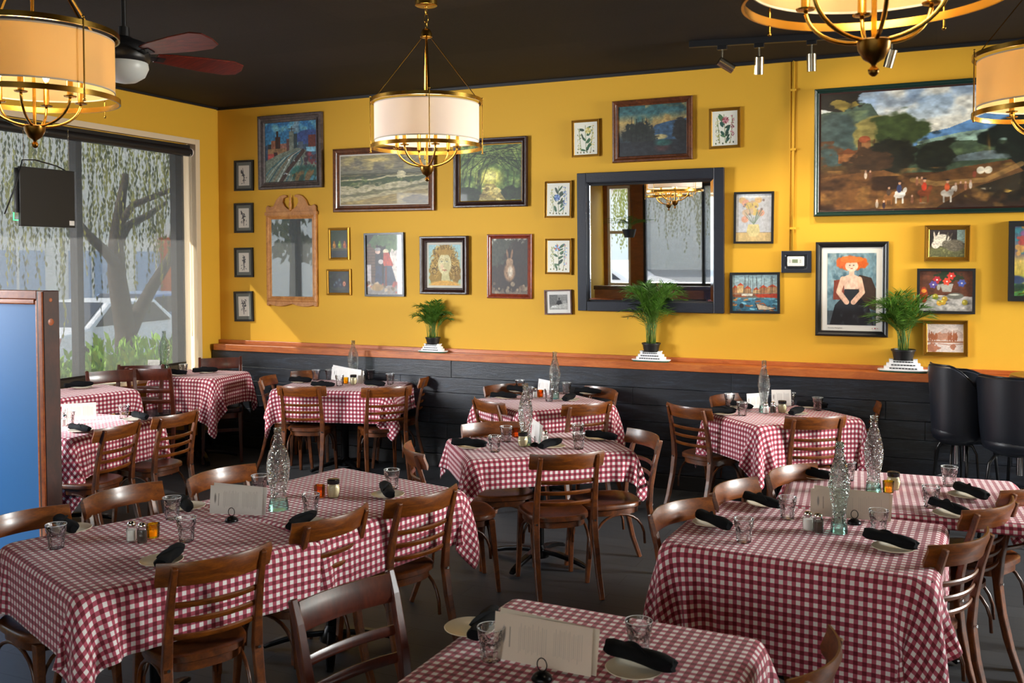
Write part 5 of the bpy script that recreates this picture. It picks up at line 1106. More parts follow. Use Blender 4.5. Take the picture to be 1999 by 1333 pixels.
# ---------------------------------------------------------------- track lights
ta = at(1345, 90, z=3.54); tb = at(1760, 66, z=3.54)
tr_ = empty('light_track', ((ta[0]+tb[0])/2, (ta[1]+tb[1])/2, 3.54), math.atan2(tb[1]-ta[1], tb[0]-ta[0]), 'black lighting track on the ceiling above the right-hand pictures', 'track')
ln = math.hypot(tb[0]-ta[0], tb[1]-ta[1])
MB().box((-ln/2, -0.018, -0.012), (ln/2, 0.018, ZC-3.54)).build('rail', 'black_paint', tr_, bevel=0.002)
def spot(px, tilt, az, label):
    f = (px-1345)/(1760-1345); x = ta[0]+(tb[0]-ta[0])*f; y = ta[1]+(tb[1]-ta[1])*f
    t = empty('track_spotlight', (x, y, 3.528), 0, label, 'spotlight', 'nickel track spotlights')
    MB().box((-0.035, -0.02, -0.03), (0.035, 0.02, 0.0)).build('adapter', 'black_plastic', t, bevel=0.003)
    MB().cyl((0, 0), 0.006, -0.10, -0.03, 10).build('stem', 'nickel', t, smooth=40)
    M_ = Matrix.Translation((0, 0, -0.125)) @ Matrix.Rotation(az, 4, 'Z') @ Matrix.Rotation(tilt, 4, 'X')
    hd = MB().lathe([(0.028, -0.095), (0.034, -0.095), (0.034, 0.03), (0.02, 0.034)], n=24).xf(M_).build('head', 'nickel', t, smooth=40)
    MB().lathe([(0.0, -0.088), (0.028, -0.088), (0.028, -0.084)], n=20).xf(M_).build('lens', 'spot_lens', hd)
    d = M_ @ Vector((0, 0, -0.11)); e = M_ @ Vector((0, 0, -1.5))
    light('track_spot', 'SPOT', (x+d.x, y+d.y, 3.528+d.z), 45, (1.0, 0.84, 0.62), 0.03, target=(x+e.x, y+e.y, 3.528+e.z), spot=95, blend=0.8)
tt = NT('spot_lens'); e = tt.n('ShaderNodeEmission'); e.inputs[0].default_value = (1.0, 0.85, 0.62, 1); e.inputs[1].default_value = 6; tt.l(e.outputs[0], tt.out.inputs[0]); MAT['spot_lens'] = tt.m
spot(1413, 1.05, -1.05 , 'leftmost track spotlight, tilted steeply sideways')
spot(1487, 0.30, 0.2, 'second nickel track spotlight from the left, tilted slightly')
spot(1590, 0.12, 0.0, 'third nickel track spotlight from the left, hanging straight down')
spot(1742, 0.35, 0.9, 'nickel track spotlight partly behind the nearest pendant lamp')

# ---------------------------------------------------------------- hanging screen sign in window
ps = at(36, 330, x=XL+0.12); pe = at(143, 330, x=XL+0.12)
sx = XL+0.12; y0, y1 = ps[1], pe[1]; zt_ = (at(30, 322, x=sx)[2]+at(136, 335, x=sx)[2])/2; zb_ = at(90, 443, x=sx)[2]
sg = empty('hanging_sign', (sx, (y0+y1)/2, (zt_+zb_)/2), 0, 'black back of a hanging illuminated sign, on chains in the window', 'sign'); hh = (zt_-zb_)/2; hw = (y1-y0)/2
MB().box((-0.012, -hw, -hh), (0.012, hw, hh)).build('back_plate', 'black_plastic', sg, bevel=0.003)
MB().box((-0.03, -hw-0.02, -hh*0.55), (-0.012, hw, hh*0.95)).build('sign_body', 'black_paint', sg)
MB().tube([(-0.03, -hw-0.028, -hh*0.55), (-0.03, -hw-0.03, -hh*0.8), (-0.028, -hw+0.01, -hh*0.8)], 0.005, 8).build('neon_tube', 'neon', sg)
MB().box((0.012, hw-0.06, -hh+0.02), (0.0135, hw-0.01, -hh+0.06)).build('sticker', 'mount_white', sg)
for yy in (-hw+0.05, hw-0.05):
    m = MB(); z = hh; n = int((3.1-(zt_+zb_)/2-hh)/0.024)
    for k in range(n):
        zz = hh+0.012+k*0.024; m.tube([((0.005*math.cos(q*PI/3)) if k % 2 else 0, yy+(0 if k % 2 else 0.005*math.cos(q*PI/3)), zz+0.014*math.sin(q*PI/3)) for q in range(6)], 0.0016, 5, closed=True)
    m.build('chain', 'steel', sg)
MB().tube([(0.0, hw*0.7, hh), (0.02, hw*0.3, hh+0.03), (0.03, -hw*0.5, hh+0.06), (0.03, -hw*0.95, hh+0.05), (0.02, -hw*1.15, hh-0.15), (0.0, -hw*1.5, hh-0.40)], 0.006, 6).build('power_cable', 'black_plastic', sg, smooth=True)

# ---------------------------------------------------------------- blue panel partition
px1 = at(83, 568, y=3.63)[0]; zt = 1.79
pt = empty('blue_partition', (px1-0.9, 3.68, 0), 0, 'booth divider with bright blue panel framed in reddish-brown wood at left', 'partition')
MB().box((0.9-0.055, -0.045, 0), (0.9, 0.055, zt)).build('end_post', 'post_wood', pt, bevel=0.004)
MB().box((-0.9, -0.025, 0.05), (0.9-0.055, 0.03, zt-0.05)).build('blue_panel', 'blue_panel', pt)
m = MB().box((-0.9, -0.045, zt-0.045), (0.845, 0.05, zt)).box((-0.9, -0.045, 0), (0.80, -0.02, 0.07)).box((0.865, -0.052, 0.0), (0.895, -0.044, zt-0.004)); m.build('frame', 'moulding_wood', pt, bevel=0.006)
MB().box((0.825, -0.040, 0.07), (0.86, -0.022, zt-0.05)).box((-0.9, -0.040, zt-0.075), (0.825, -0.022, zt-0.045)).build('inner_moulding', 'cedar', pt, bevel=0.008)
for z in (zt-0.05, zt-0.17): MB().lathe([(0.011 if z > zt-0.1 else 0.019, 0), (0.008, 0.0015)], n=14).xf(Matrix.Translation((0.9, 0.0, z)) @ Matrix.Rotation(PI/2, 4, 'Y')).build('wood_plug', 'moulding_wood', pt)

# ---------------------------------------------------------------- bar stools and high table at right
def make_stool():
    t = empty('bar_stool'); L = []; n = 26; rows = 9
    # bucket shell: wraps 230 degrees, high behind, sloping to low arms
    outer = []; inner = []
    for j in range(rows):
        v = j/(rows-1); ro, ri = [], []
        for k in range(n):
            a = math.radians(-205+230*k/(n-1)) ; w = abs(k/(n-1)-0.5)*2
            top = 0.49*(1-0.42*max(0, (w-0.35)/0.65)**1.6)
            r = 0.215+0.045*v**0.6; z = 0.0+top*v; sq = 1.0
            ro.append((r*math.cos(a)*1.05, r*math.sin(a), z)); r2 = r-0.035; ri.append((r2*math.cos(a)*1.05, r2*math.sin(a), z))
        outer.append(ro); inner.append(ri)
    m = MB()
    def grid(G, flip=False):
        o = len(m.v)
        for r_ in G: m.v += r_
        for j in range(len(G)-1):
            for k in range(n-1): m.f.append((o+j*n+k, o+j*n+k+1, o+(j+1)*n+k+1, o+(j+1)*n+k))
    grid(outer); grid(inner); grid([outer[-1], [((a[0]+b[0])/2, (a[1]+b[1])/2, a[2]+0.012) for a, b in zip(outer[-1], inner[-1])], inner[-1]]); grid([outer[0], inner[0]])
    for k in (0, n-1):
        o = len(m.v); m.v += [outer[j][k] for j in range(rows)]+[inner[j][k] for j in range(rows)]
        for j in range(rows-1): m.f.append((o+j, o+j+1, o+rows+j+1, o+rows+j))
    m.v = [(x, y, z+0.62) for x, y, z in m.v]; m.build('bucket_back', 'leather', t, smooth=60)
    m = MB().tube([(p[0], p[1], p[2]+0.634) for p in [((a[0]+b[0])/2, (a[1]+b[1])/2, a[2]) for a, b in zip(outer[-1], inner[-1])]], 0.007, 8); m.build('piping', 'vinyl', t, smooth=True)
    MB().lathe([(0.02, 0.585), (0.15, 0.585), (0.215, 0.62), (0.235, 0.66), (0.225, 0.70), (0.18, 0.72), (0.01, 0.725)], n=32).build('seat', 'leather', t, smooth=60)
    for k in range(4):
        a = PI/4+k*PI/2; c, s = math.cos(a), math.sin(a)
        MB().tube([(c*0.06, s*0.06, 0.585), (c*0.15, s*0.15, 0.575), (c*0.19, s*0.19, 0.52), (c*0.25, s*0.25, 0.0)], 0.012, 10).build('leg', 'black_gloss', t, smooth=True)
    MB().tube([(0.213*math.cos(2*PI*k/24), 0.213*math.sin(2*PI*k/24), 0.30) for k in range(24)], 0.009, 8, closed=True).build('foot_ring', 'chrome', t, smooth=True)
    MB().cyl((0, 0), 0.022, 0.44, 0.60, 16).build('swivel', 'chrome', t, smooth=40)
    return t
proto('stool', make_stool())
GS = 'black leather bucket bar stools'
pS = along(1887, 790, 7.0); place('stool', (pS[0], pS[1], 0.0), math.radians(-45), 'black leather bar stool, left and in front of two others by the ledge', 'stool', GS, (1.0, 1.0, 1.03))
pS = along(1862, 780, 7.75); place('stool', (pS[0], min(pS[1], 7.52), 0.0), math.radians(-60), 'black leather bar stool mostly hidden behind another, nearest black boards', 'stool', GS, (0.72, 0.72, 1.06))
pS = along(1992, 810, 6.55); place('stool', (pS[0], pS[1], 0.0), math.radians(-30), 'black leather bar stool cut off by the right edge of the photo', 'stool', GS, (1.04, 1.04, 1.02))
ph = along(2075, 712, 6.55); ht = empty('high_table', (ph[0], ph[1], 0), 0, 'round dark wood high table at right edge behind the bar stools', 'table')
MB().lathe([(0.02, 1.075), (0.30, 1.075), (0.325, 1.085), (0.33, 1.12), (0.32, 1.135), (0.02, 1.135)], n=40).build('tabletop', 'walnut_rail', ht, smooth=40)
MB().cyl((0, 0), 0.035, 0.03, 1.075, 18).build('column', 'brass_dark', ht, smooth=40)
MB().lathe([(0.24, 0), (0.24, 0.015), (0.05, 0.05), (0.036, 0.06)], n=32).build('base', 'dark_metal', ht, smooth=40)
vz = empty('tall_vase', (ph[0]-0.135, ph[1]+0.0, 1.136), 0, 'tall white vase with greenery on the high table at right edge', 'vase')
MB().lathe([(0.045, 0), (0.05, 0.01), (0.05, 0.42), (0.046, 0.44), (0.043, 0.44), (0.043, 0.02), (0.01, 0.015)], n=24).build('vase', 'white_plastic', vz, smooth=40)

# ---------------------------------------------------------------- palms on model ferries
def leaflet(m, p, d, ln, w, droop):
    d = d.normalized(); sd = d.cross(Vector((0, 0, 1)));
    if sd.length < 1e-3: sd = Vector((1, 0, 0))
    sd.normalize(); q = p+d*ln*0.5+Vector((0, 0, -droop*0.3)); e = p+d*ln+Vector((0, 0, -droop))
    m.add([p, q+sd*w, e, q-sd*w], [(0, 1, 2), (0, 2, 3)])
def palm(parent, h, spread, n, seed, z0=0.0, name='fronds', wall=0.0):
    r = random.Random(seed); m = MB(); st = MB()
    for k in range(n):
        a = r.uniform(0, 2*PI); rr = spread*r.uniform(0.25, 1.0); hh = h*r.uniform(0.5, 1.0)*(1-0.25*rr/spread); pts = []
        b = Vector((r.uniform(-.04, .04), r.uniform(-.035, .03), z0)); 
        for q in range(9):
            t = q/8; x = rr*(t**1.8); pts.append(b+Vector((math.cos(a)*x, math.sin(a)*x*0.75, hh*math.sin(t*PI*0.56)/math.sin(PI*0.56))))
        st.tube(pts, [0.0022*(1-0.6*q/8) for q in range(9)], 5)
        for q in range(3, 9):
            for w in (0, 0.33, 0.66):
                if q == 8 and w: continue
                p = pts[q].lerp(pts[min(q+1, 8)], w) if q < 8 else pts[8]; d = (pts[q]-pts[q-1]).normalized(); sd = d.cross(Vector((0, 0, 1)))
                if sd.length < 1e-3: continue
                sd.normalize(); L_ = 0.092*(1-0.45*abs(q-5.5)/4)*r.uniform(0.8, 1.1)*min(1.35, h/0.38)
                for s_ in (-1, 1): leaflet(m, p, d*0.75+sd*s_*0.8+Vector((0, 0, r.uniform(-.15, .2))), L_, 0.0046, 0.016)
    if wall:
        for b_ in (m, st): b_.v = [(x_, min(y_, 0.04+0.25*max(0, y_-0.04)) if y_ > 0.04 else y_, z_) for x_, y_, z_ in b_.v]; b_.v = [(x_, min(y_, wall), z_) for x_, y_, z_ in b_.v]
    m.build(name, 'leaf', parent); st.build('stems', 'stem_green', parent, smooth=True)
def ferry(x, y, z, s, rz, label):
    t = empty('model_ferry', (x, y, z), rz, label, 'model boat', 'model ferries under the potted palms')
    def hull(l, w, z0, z1, k=1.0):
        out = [(l/2*math.copysign(abs(math.cos(a))**0.75, math.cos(a)), w/2*math.copysign(abs(math.sin(a))**0.55, math.sin(a))) for a in [2*PI*q/28 for q in range(28)]]
        return [[(px*k, py*k, z0) for px, py in out], [(px, py, z1) for px, py in out]]
    MB().loops(hull(0.30*s, 0.13*s, 0, 0.010*s, 0.96)).build('hull', 'ferry_green', t)
    MB().loops(hull(0.31*s, 0.135*s, 0.010*s, 0.016*s)).build('main_deck', 'ferry_white', t)
    z_ = 0.016*s
    for i, (l, w, h_) in enumerate(((0.235, 0.115, 0.021), (0.205, 0.105, 0.020), (0.17, 0.09, 0.018))):
        dk = MB().loops(hull(l*s, w*s, z_, z_+h_*s)).build('deck_house', 'ferry_white', t)
        g = MB(); nn = 9-i
        for sy in (-1, 1):
            for q in range(nn): xx = (-0.36+0.72*(q+0.5)/nn)*l*s; g.box((xx-0.006*s, sy*w*s/2-0.001, z_+0.007*s), (xx+0.0085*s, sy*w*s/2+0.0012, z_+0.014*s))
        g.build('windows', 'ferry_glass', dk); z_ += h_*s
    MB().box((-0.085*s, -0.03*s, z_), (-0.06*s, 0.03*s, z_+0.008*s)).box((0.06*s, -0.03*s, z_), (0.085*s, 0.03*s, z_+0.008*s)).build('wheelhouse', 'ferry_white', t)
    return z_
def potted(px, py, s, label_p, label_f, seed, h, spread, n):
    p = at(px, py, y=W-0.088); z = 1.0755; top = ferry(p[0], W-0.088, z, s*1.13, 0, label_f)
    t = empty('potted_palm', (p[0], W-0.086, z+top), 0, label_p, 'plant', 'small potted palms on the ledge')
    s = s*1.22
    MB().lathe([(0.042*s, 0.0), (0.052*s, 0.002), (0.064*s, 0.055*s), (0.069*s, 0.056*s), (0.070*s, 0.066*s), (0.064*s, 0.066*s), (0.060*s, 0.056*s), (0.02, 0.055*s)], n=28).build('pot', 'pot_black', t, smooth=40)
    MB().lathe([(0.001, 0.0595*s), (0.061*s, 0.0575*s)], n=20, cap=False).build('soil', 'soil', t)
    palm(t, h, spread, n, seed, 0.058*s, wall=0.028 if seed == 5 else 0.078)
potted(845, 686, 0.86, 'small palm in black pot on the ledge, left of the other palms', 'white and green model ferry under the left palm', 3, 0.38, 0.19, 46)
potted(1271, 703, 0.96, 'tallest palm in black pot on the ledge before the black mirror', 'white and green model ferry under the middle palm', 5, 0.58, 0.30, 46)
potted(1763, 725, 1.06, 'palm in black pot on the ledge right of the red-haired poster', 'white and green model ferry under the right palm', 9, 0.50, 0.28, 48)
palm(vz, 0.22, 0.14, 8, 12, 0.42, 'greenery')
# ---------------------------------------------------------------- things on the tables
def lathe_wavy(prof, n, lobes, amp, z0=0.0):
    L = []
    for r, z, w in prof: L.append([((r*(1+amp*w*math.cos(lobes*2*PI*k/n)))*math.cos(2*PI*k/n), (r*(1+amp*w*math.cos(lobes*2*PI*k/n)))*math.sin(2*PI*k/n), z) for k in range(n)])
    m = MB(); m.loops(L, cap=True); return m
def make_tumbler():
    t = empty('water_tumbler')
    o = [(0.0, 0.0, 0), (0.027, 0.0, 0), (0.030, 0.003, 1), (0.0335, 0.058, 1), (0.0345, 0.064, 0.4), (0.0385, 0.068, 0), (0.0420, 0.100, 0), (0.0405, 0.1005, 0), (0.0368, 0.068, 0), (0.0315, 0.060, 0.3), (0.0275, 0.012, 0.3), (0.0, 0.011, 0)]
    o = [(max(r, 0.0003), z, w) for r, z, w in o]
    lathe_wavy(o, 60, 12, 0.035).build('glass', 'glass_clear', t, smooth=60)
    MB().tube([(0.0413*math.cos(2*PI*k/36), 0.0413*math.sin(2*PI*k/36), 0.1005) for k in range(36)], 0.0009, 5, closed=True).build('rim', 'glass_rim', t, smooth=True)
    return t
tt = NT('glass_rim'); b = tt.bsdf((0.85, 0.87, 0.88), 0.08, 0.0); b.inputs['Alpha'].default_value = 0.75; MAT['glass_rim'] = tt.m
def make_bottle(green=False):
    t = empty('fish_bottle')
    prof = [(0.040, 0.0), (0.041, 0.012), (0.036, 0.040), (0.031, 0.062), (0.033, 0.085), (0.043, 0.125), (0.0475, 0.160), (0.046, 0.190), (0.038, 0.225), (0.025, 0.255), (0.0165, 0.275), (0.0145, 0.300), (0.0145, 0.322)]
    n = 36; L = []
    for i, (r, z) in enumerate(prof):
        sx = 1.0 if z > 0.25 else 1.06; sy = 1.0 if z > 0.25 else 0.80
        L.append([(r*sx*math.cos(2*PI*k/n), r*sy*math.sin(2*PI*k/n), z) for k in range(n)])
    g = 'glass_fish_green' if green else 'glass_fish'
    MB().loops(L[2:], cap=False).build('glass', g, t, smooth=60)
    MB().loops(L[:3], cap=True).build('tail_base', 'glass_base', t, smooth=40)
    m = MB()
    for z in (0.305, 0.312, 0.320): m.tube([(0.0155*math.cos(2*PI*k/20), 0.0155*math.sin(2*PI*k/20), z) for k in range(20)], 0.0018, 6, closed=True)
    m.build('neck_rings', g, t, smooth=True)
    m = MB()  # fish face: eye, gill lines and fins in relief
    for sd in (-1, 1):
        def P_(a, z, r): return (r*1.06*math.cos(a), r*0.82*math.sin(a), z)
        ca = sd*PI/2
        m.tube([P_(ca+0.16*math.cos(q*PI/6), 0.205+0.007*math.sin(q*PI/6), 0.0455) for q in range(12)], 0.0014, 5, closed=True)
        for zz in (0.228, 0.182, 0.170): m.tube([P_(ca+0.8*(q/6-0.5), zz-0.012*math.sin(PI*q/6), 0.038 if zz > 0.2 else 0.0485) for q in range(7)], 0.0014, 5)
    m.build('fish_relief', g, t, smooth=True)
    return t
def make_shaker(fill, mat, name):
    t = empty(name)
    MB().loops([[(0.020*q*math.copysign(abs(math.cos(a))**0.6, math.cos(a)), 0.020*q*math.copysign(abs(math.sin(a))**0.6, math.sin(a)), z) for a in [2*PI*k/24 for k in range(24)]] for q, z in ((0.94, 0), (1, 0.004), (1, 0.052), (0.8, 0.062), (0.72, 0.066))]).build('glass', 'glass_clear', t, smooth=40)
    MB().loops([[(0.0172*math.copysign(abs(math.cos(a))**0.6, math.cos(a)), 0.0172*math.copysign(abs(math.sin(a))**0.6, math.sin(a)), z) for a in [2*PI*k/24 for k in range(24)]] for z in (0.004, 0.048)]).build('contents', mat, t, smooth=40)
    MB().lathe([(0.0165, 0.062), (0.0178, 0.064), (0.0178, 0.074), (0.013, 0.081), (0.004, 0.083)], n=24).build('cap', 'chrome', t, smooth=50)
    return t
def make_cheese():
    t = empty('cheese_shaker')
    MB().lathe([(0.026, 0), (0.029, 0.004), (0.033, 0.030), (0.0335, 0.045), (0.028, 0.066), (0.026, 0.070)], n=28).build('glass', 'glass_clear', t, smooth=50)
    MB().lathe([(0.023, 0.003), (0.0295, 0.030), (0.030, 0.045), (0.0255, 0.062)], n=24).build('contents', 'cheese', t, smooth=50)
    MB().lathe([(0.0295, 0.068), (0.031, 0.070), (0.031, 0.088), (0.027, 0.091)], n=28).build('lid', 'black_gloss', t, smooth=40)
    return t
def make_candle(mat, name):
    t = empty(name)
    MB().lathe([(0.020, 0), (0.026, 0.004), (0.0285, 0.060), (0.0265, 0.060), (0.0235, 0.008), (0.005, 0.007)], n=6 if mat == 'glass_amber' else 28).build('holder', mat, t, smooth=30)
    w = MB().lathe([(0.019, 0.008), (0.019, 0.028), (0.004, 0.028)], n=20).build('candle', 'wax', t, smooth=40)
    MB().cyl((0, 0), 0.001, 0.028, 0.036, 6).build('wick', 'black_plastic', w)
    return t
def make_setting():
    """side plate; the napkin roll is a thing of its own"""
    t = empty('side_plate')
    MB().lathe([(0.045, 0.0), (0.050, 0.0), (0.056, 0.004), (0.080, 0.010), (0.084, 0.0125), (0.082, 0.014), (0.060, 0.008), (0.03, 0.0055), (0.002, 0.0055)], n=44).build('plate', 'plate', t, smooth=50)
    return t
def make_roll(seed):
    t = empty('rolled_napkin'); r = random.Random(seed); L = []; n = 22; m = 15
    for i in range(m):
        u = i/(m-1); x = -0.115+0.23*u; rr = 0.0215+0.006*math.sin(PI*u)*(0.5+seed % 2*0.5)+0.003*math.sin(9*u+seed)-(0.004 if i in (0, m-1) else 0)
        L.append([(x+0.004*math.sin(3*a), rr*(1+0.10*math.sin(3*a+6*u+seed)+0.05*math.sin(7*a+11*u))*math.cos(a)*1.08, 0.0235+rr*(1+0.08*math.sin(2*a+5*u))*math.sin(a)*0.90) for a in [2*PI*k/n for k in range(n)]])
    MB().loops(L).build('napkin', 'napkin', t, smooth=60)
    # wrapped outer corner, a loose flap winding round the roll
    pts = []
    for q in range(14):
        u = q/13; a = 0.4+2.4*u; pts.append((-0.07+0.13*u, 0.0265*math.cos(a), 0.0235+0.0245*math.sin(a)))
    MB().tube(pts, 0, sq=(0.014, 0.003), up=(1, 0, 0)).build('wrap_fold', 'napkin', t, smooth=60)
    return t
def make_holder():
    t = empty('menu_stand')
    MB().lathe([(0.030, 0), (0.031, 0.003), (0.026, 0.013), (0.014, 0.021), (0.004, 0.024)], n=28).build('base', 'dark_metal', t, smooth=50)
    MB().tube([(0.015*math.cos(q*PI/10), 0.0, 0.042+0.019*math.sin(q*PI/10)) for q in range(20)], 0.0018, 6, closed=True).build('ring_clip', 'dark_metal', t, smooth=True)
    return t
proto('tumbler', make_tumbler()); proto('bottle', make_bottle()); proto('bottle_green', make_bottle(True))
proto('salt', make_shaker(0, 'salt', 'salt_shaker')); proto('pepper', make_shaker(0, 'pepper', 'pepper_shaker')); proto('cheese', make_cheese())
proto('amber', make_candle('glass_amber', 'candle_holder')); proto('yellow', make_candle('glass_yellow', 'candle_holder')); proto('plate', make_setting())
proto('roll0', make_roll(1)); proto('roll1', make_roll(2)); proto('holder', make_holder())

def tz(key): return TAB[key][3]+0.0022+(0.004 if key in ('L2', 'RF') else 0)
def item(kind, key, px, py, label, cat, group, rz=None, dz=0.0):
    """stand a thing on its table where the photo shows its base"""
    z = tz(key)+dz; p = at(px, py, z=z)
    return place(kind, p, rz if rz is not None else (px*0.37) % 6.28, label, cat, group)
GT, GP, GN, GB2 = 'pressed water tumblers', 'cream side plates', 'rolled black napkins', 'textured fish-shaped glass bottles'
TUMB = [('L1', 110, 1070, 'tumbler at left end of the left long table'), ('L2', 336, 1013, 'tumbler behind the salt and pepper on left long table'), ('L1', 364, 1056, 'tumbler right of the salt and pepper on left long table'),
 ('L2', 607, 1006, 'tumbler right of the bottle on left long table'), ('L2', 765, 954, 'tumbler at the far right end of left long table'), ('L2', 507, 966, 'tumbler half hidden behind the menu and bottle on left long table'),
 ('C', 966, 882, 'tumbler at front left of centre table'), ('C', 988, 862, 'tumbler at rear left of centre table'), ('C', 1130, 876, 'front one of two overlapping tumblers on centre table'), ('C', 1128, 857, 'rear one of two overlapping tumblers on centre table'),
 ('B', 1072, 783, 'tumbler just before the bottle on table behind centre table'), ('B', 1106, 769, 'tumbler right of the bottle on table behind centre table'), ('B', 1033, 779, 'tumbler beside the salt on table behind centre table'), ('B', 1015, 764, 'rear left tumbler on table behind centre table'),
 ('R', 1449, 811, 'front left tumbler on wall table under poster'), ('R', 1424, 793, 'rear left tumbler on wall table under poster'), ('R', 1596, 801, 'right tumbler on wall table under poster'), ('R', 1543, 791, 'tumbler behind the menu on wall table under poster'),
 ('W', 617, 742, 'leftmost tumbler on wall table below seascape'), ('W', 643, 741, 'second tumbler from left on wall table below seascape'), ('W', 663, 753, 'front tumbler on wall table below seascape'), ('W', 762, 750, 'rightmost tumbler on wall table below seascape'), ('W', 724, 741, 'tumbler right of the menu on wall table below seascape'),
 ('FAR', 358, 731, 'tumbler on the corner window table'), ('L3', 242, 817, 'tumbler at right of table beside the blue partition'), ('L3', 135, 829, 'tumbler next to the blue partition post'),
 ('RN', 1452, 1058, 'tumbler at front left of front right table'), ('RN', 1537, 1012, 'tumbler left of the pepper on front right table'), ('RN', 1715, 1040, 'tumbler right of green bottle on front right table'),
 ('RF', 1853, 948, 'rear right tumbler on striped-looking cloth'), ('RF', 1817, 990, 'tumbler before the rear right one on striped-looking cloth'), ('RF', 1655, 938, 'tumbler behind the green bottle on striped-looking cloth'),
 ('N', 959, 1288, 'tumbler left of the menu on nearest table'), ('N', 1247, 1275, 'tumbler behind the napkin on nearest table')]
for k, x, y, lb in TUMB: item('tumbler', k, x, y, 'clear pressed-glass '+lb, 'glass', GT)
BOT = [('bottle', 'L2', 544, 995, 'fish-shaped glass bottle on the left long table'), ('bottle', 'C', 1026, 868, 'fish-shaped glass bottle on the centre table'), ('bottle', 'B', 1083, 778, 'fish-shaped glass bottle on wall table behind the centre table'),
 ('bottle', 'R', 1491, 804, 'fish-shaped glass bottle on wall table under the poster'), ('bottle', 'W', 690, 744, 'fish-shaped glass bottle behind white menu below the seascape'), ('bottle', 'FAR', 321, 722, 'fish-shaped glass bottle on corner table, lit by the window'),
 ('bottle_green', 'RN', 1638, 1038, 'green-tinted fish-shaped bottle on the front right table'), ('bottle', 'RF', 1705, 962, 'clear fish-faced bottle standing behind the brown menu at right')]
for kd, k, x, y, lb in BOT: item(kd, k, x, y, lb, 'bottle', GB2, rz=(0.4 if kd == 'bottle' else 0.2)+x*0.001).scale = (1.12, 1.12, 1.22)
MISC = [('salt', 'L1', 257, 1055, 'salt shaker on left long table', 'shaker'), ('pepper', 'L1', 278, 1058, 'pepper shaker on left long table', 'shaker'), ('yellow', 'L1', 299, 1049, 'yellow glass candle holder beside pepper on left long table', 'candle'),
 ('amber', 'L2', 624, 970, 'amber candle holder beside the cheese shaker on left long table', 'candle'), ('cheese', 'L2', 651, 970, 'black-lidded cheese shaker on left long table', 'shaker'), ('cheese', 'C', 1021, 871, 'black-lidded cheese shaker on centre table', 'shaker'),
 ('salt', 'C', 1064, 866, 'salt shaker beside upright menu on centre table', 'shaker'), ('amber', 'C', 1007, 853, 'dark amber candle holder behind cheese shaker on centre table', 'candle'), ('amber', 'B', 1055, 775, 'amber candle holder on table behind the centre table', 'candle'),
 ('salt', 'B', 1044, 776, 'salt shaker on table behind the centre table', 'shaker'), ('salt', 'R', 1495, 807, 'salt shaker before bottle on wall table under poster', 'shaker'), ('pepper', 'R', 1509, 805, 'pepper shaker on wall table under the poster', 'shaker'), ('cheese', 'R', 1527, 805, 'black-lidded cheese shaker on wall table under the poster', 'shaker'),
 ('cheese', 'W', 690, 750, 'black-lidded cheese shaker before menu on table below seascape', 'shaker'), ('yellow', 'W', 675, 749, 'yellow candle holder before menu on table below seascape', 'candle'), ('pepper', 'W', 709, 744, 'pepper shaker right of menu on table below seascape', 'shaker'),
 ('cheese', 'FAR', 308, 722, 'black-lidded shaker by bottle on corner window table', 'shaker'), ('salt', 'L3', 126, 831, 'salt shaker beside the post of the blue partition', 'shaker'),
 ('salt', 'RN', 1577, 1034, 'salt shaker on the front right table', 'shaker'), ('pepper', 'RN', 1597, 1038, 'pepper shaker next to green bottle on the front right table', 'shaker'), ('yellow', 'RF', 1734, 962, 'yellow candle holder on striped-looking cloth at right', 'candle'), ('cheese', 'RF', 1744, 955, 'black-lidded cheese shaker on striped-looking cloth at right', 'shaker')]
for kd, k, x, y, lb, ct in MISC: item(kd, k, x, y, lb, ct, {'salt': 'salt shakers', 'pepper': 'pepper shakers', 'cheese': 'cheese shakers', 'amber': 'amber candle holders', 'yellow': 'yellow candle holders'}[kd], rz=0.6)
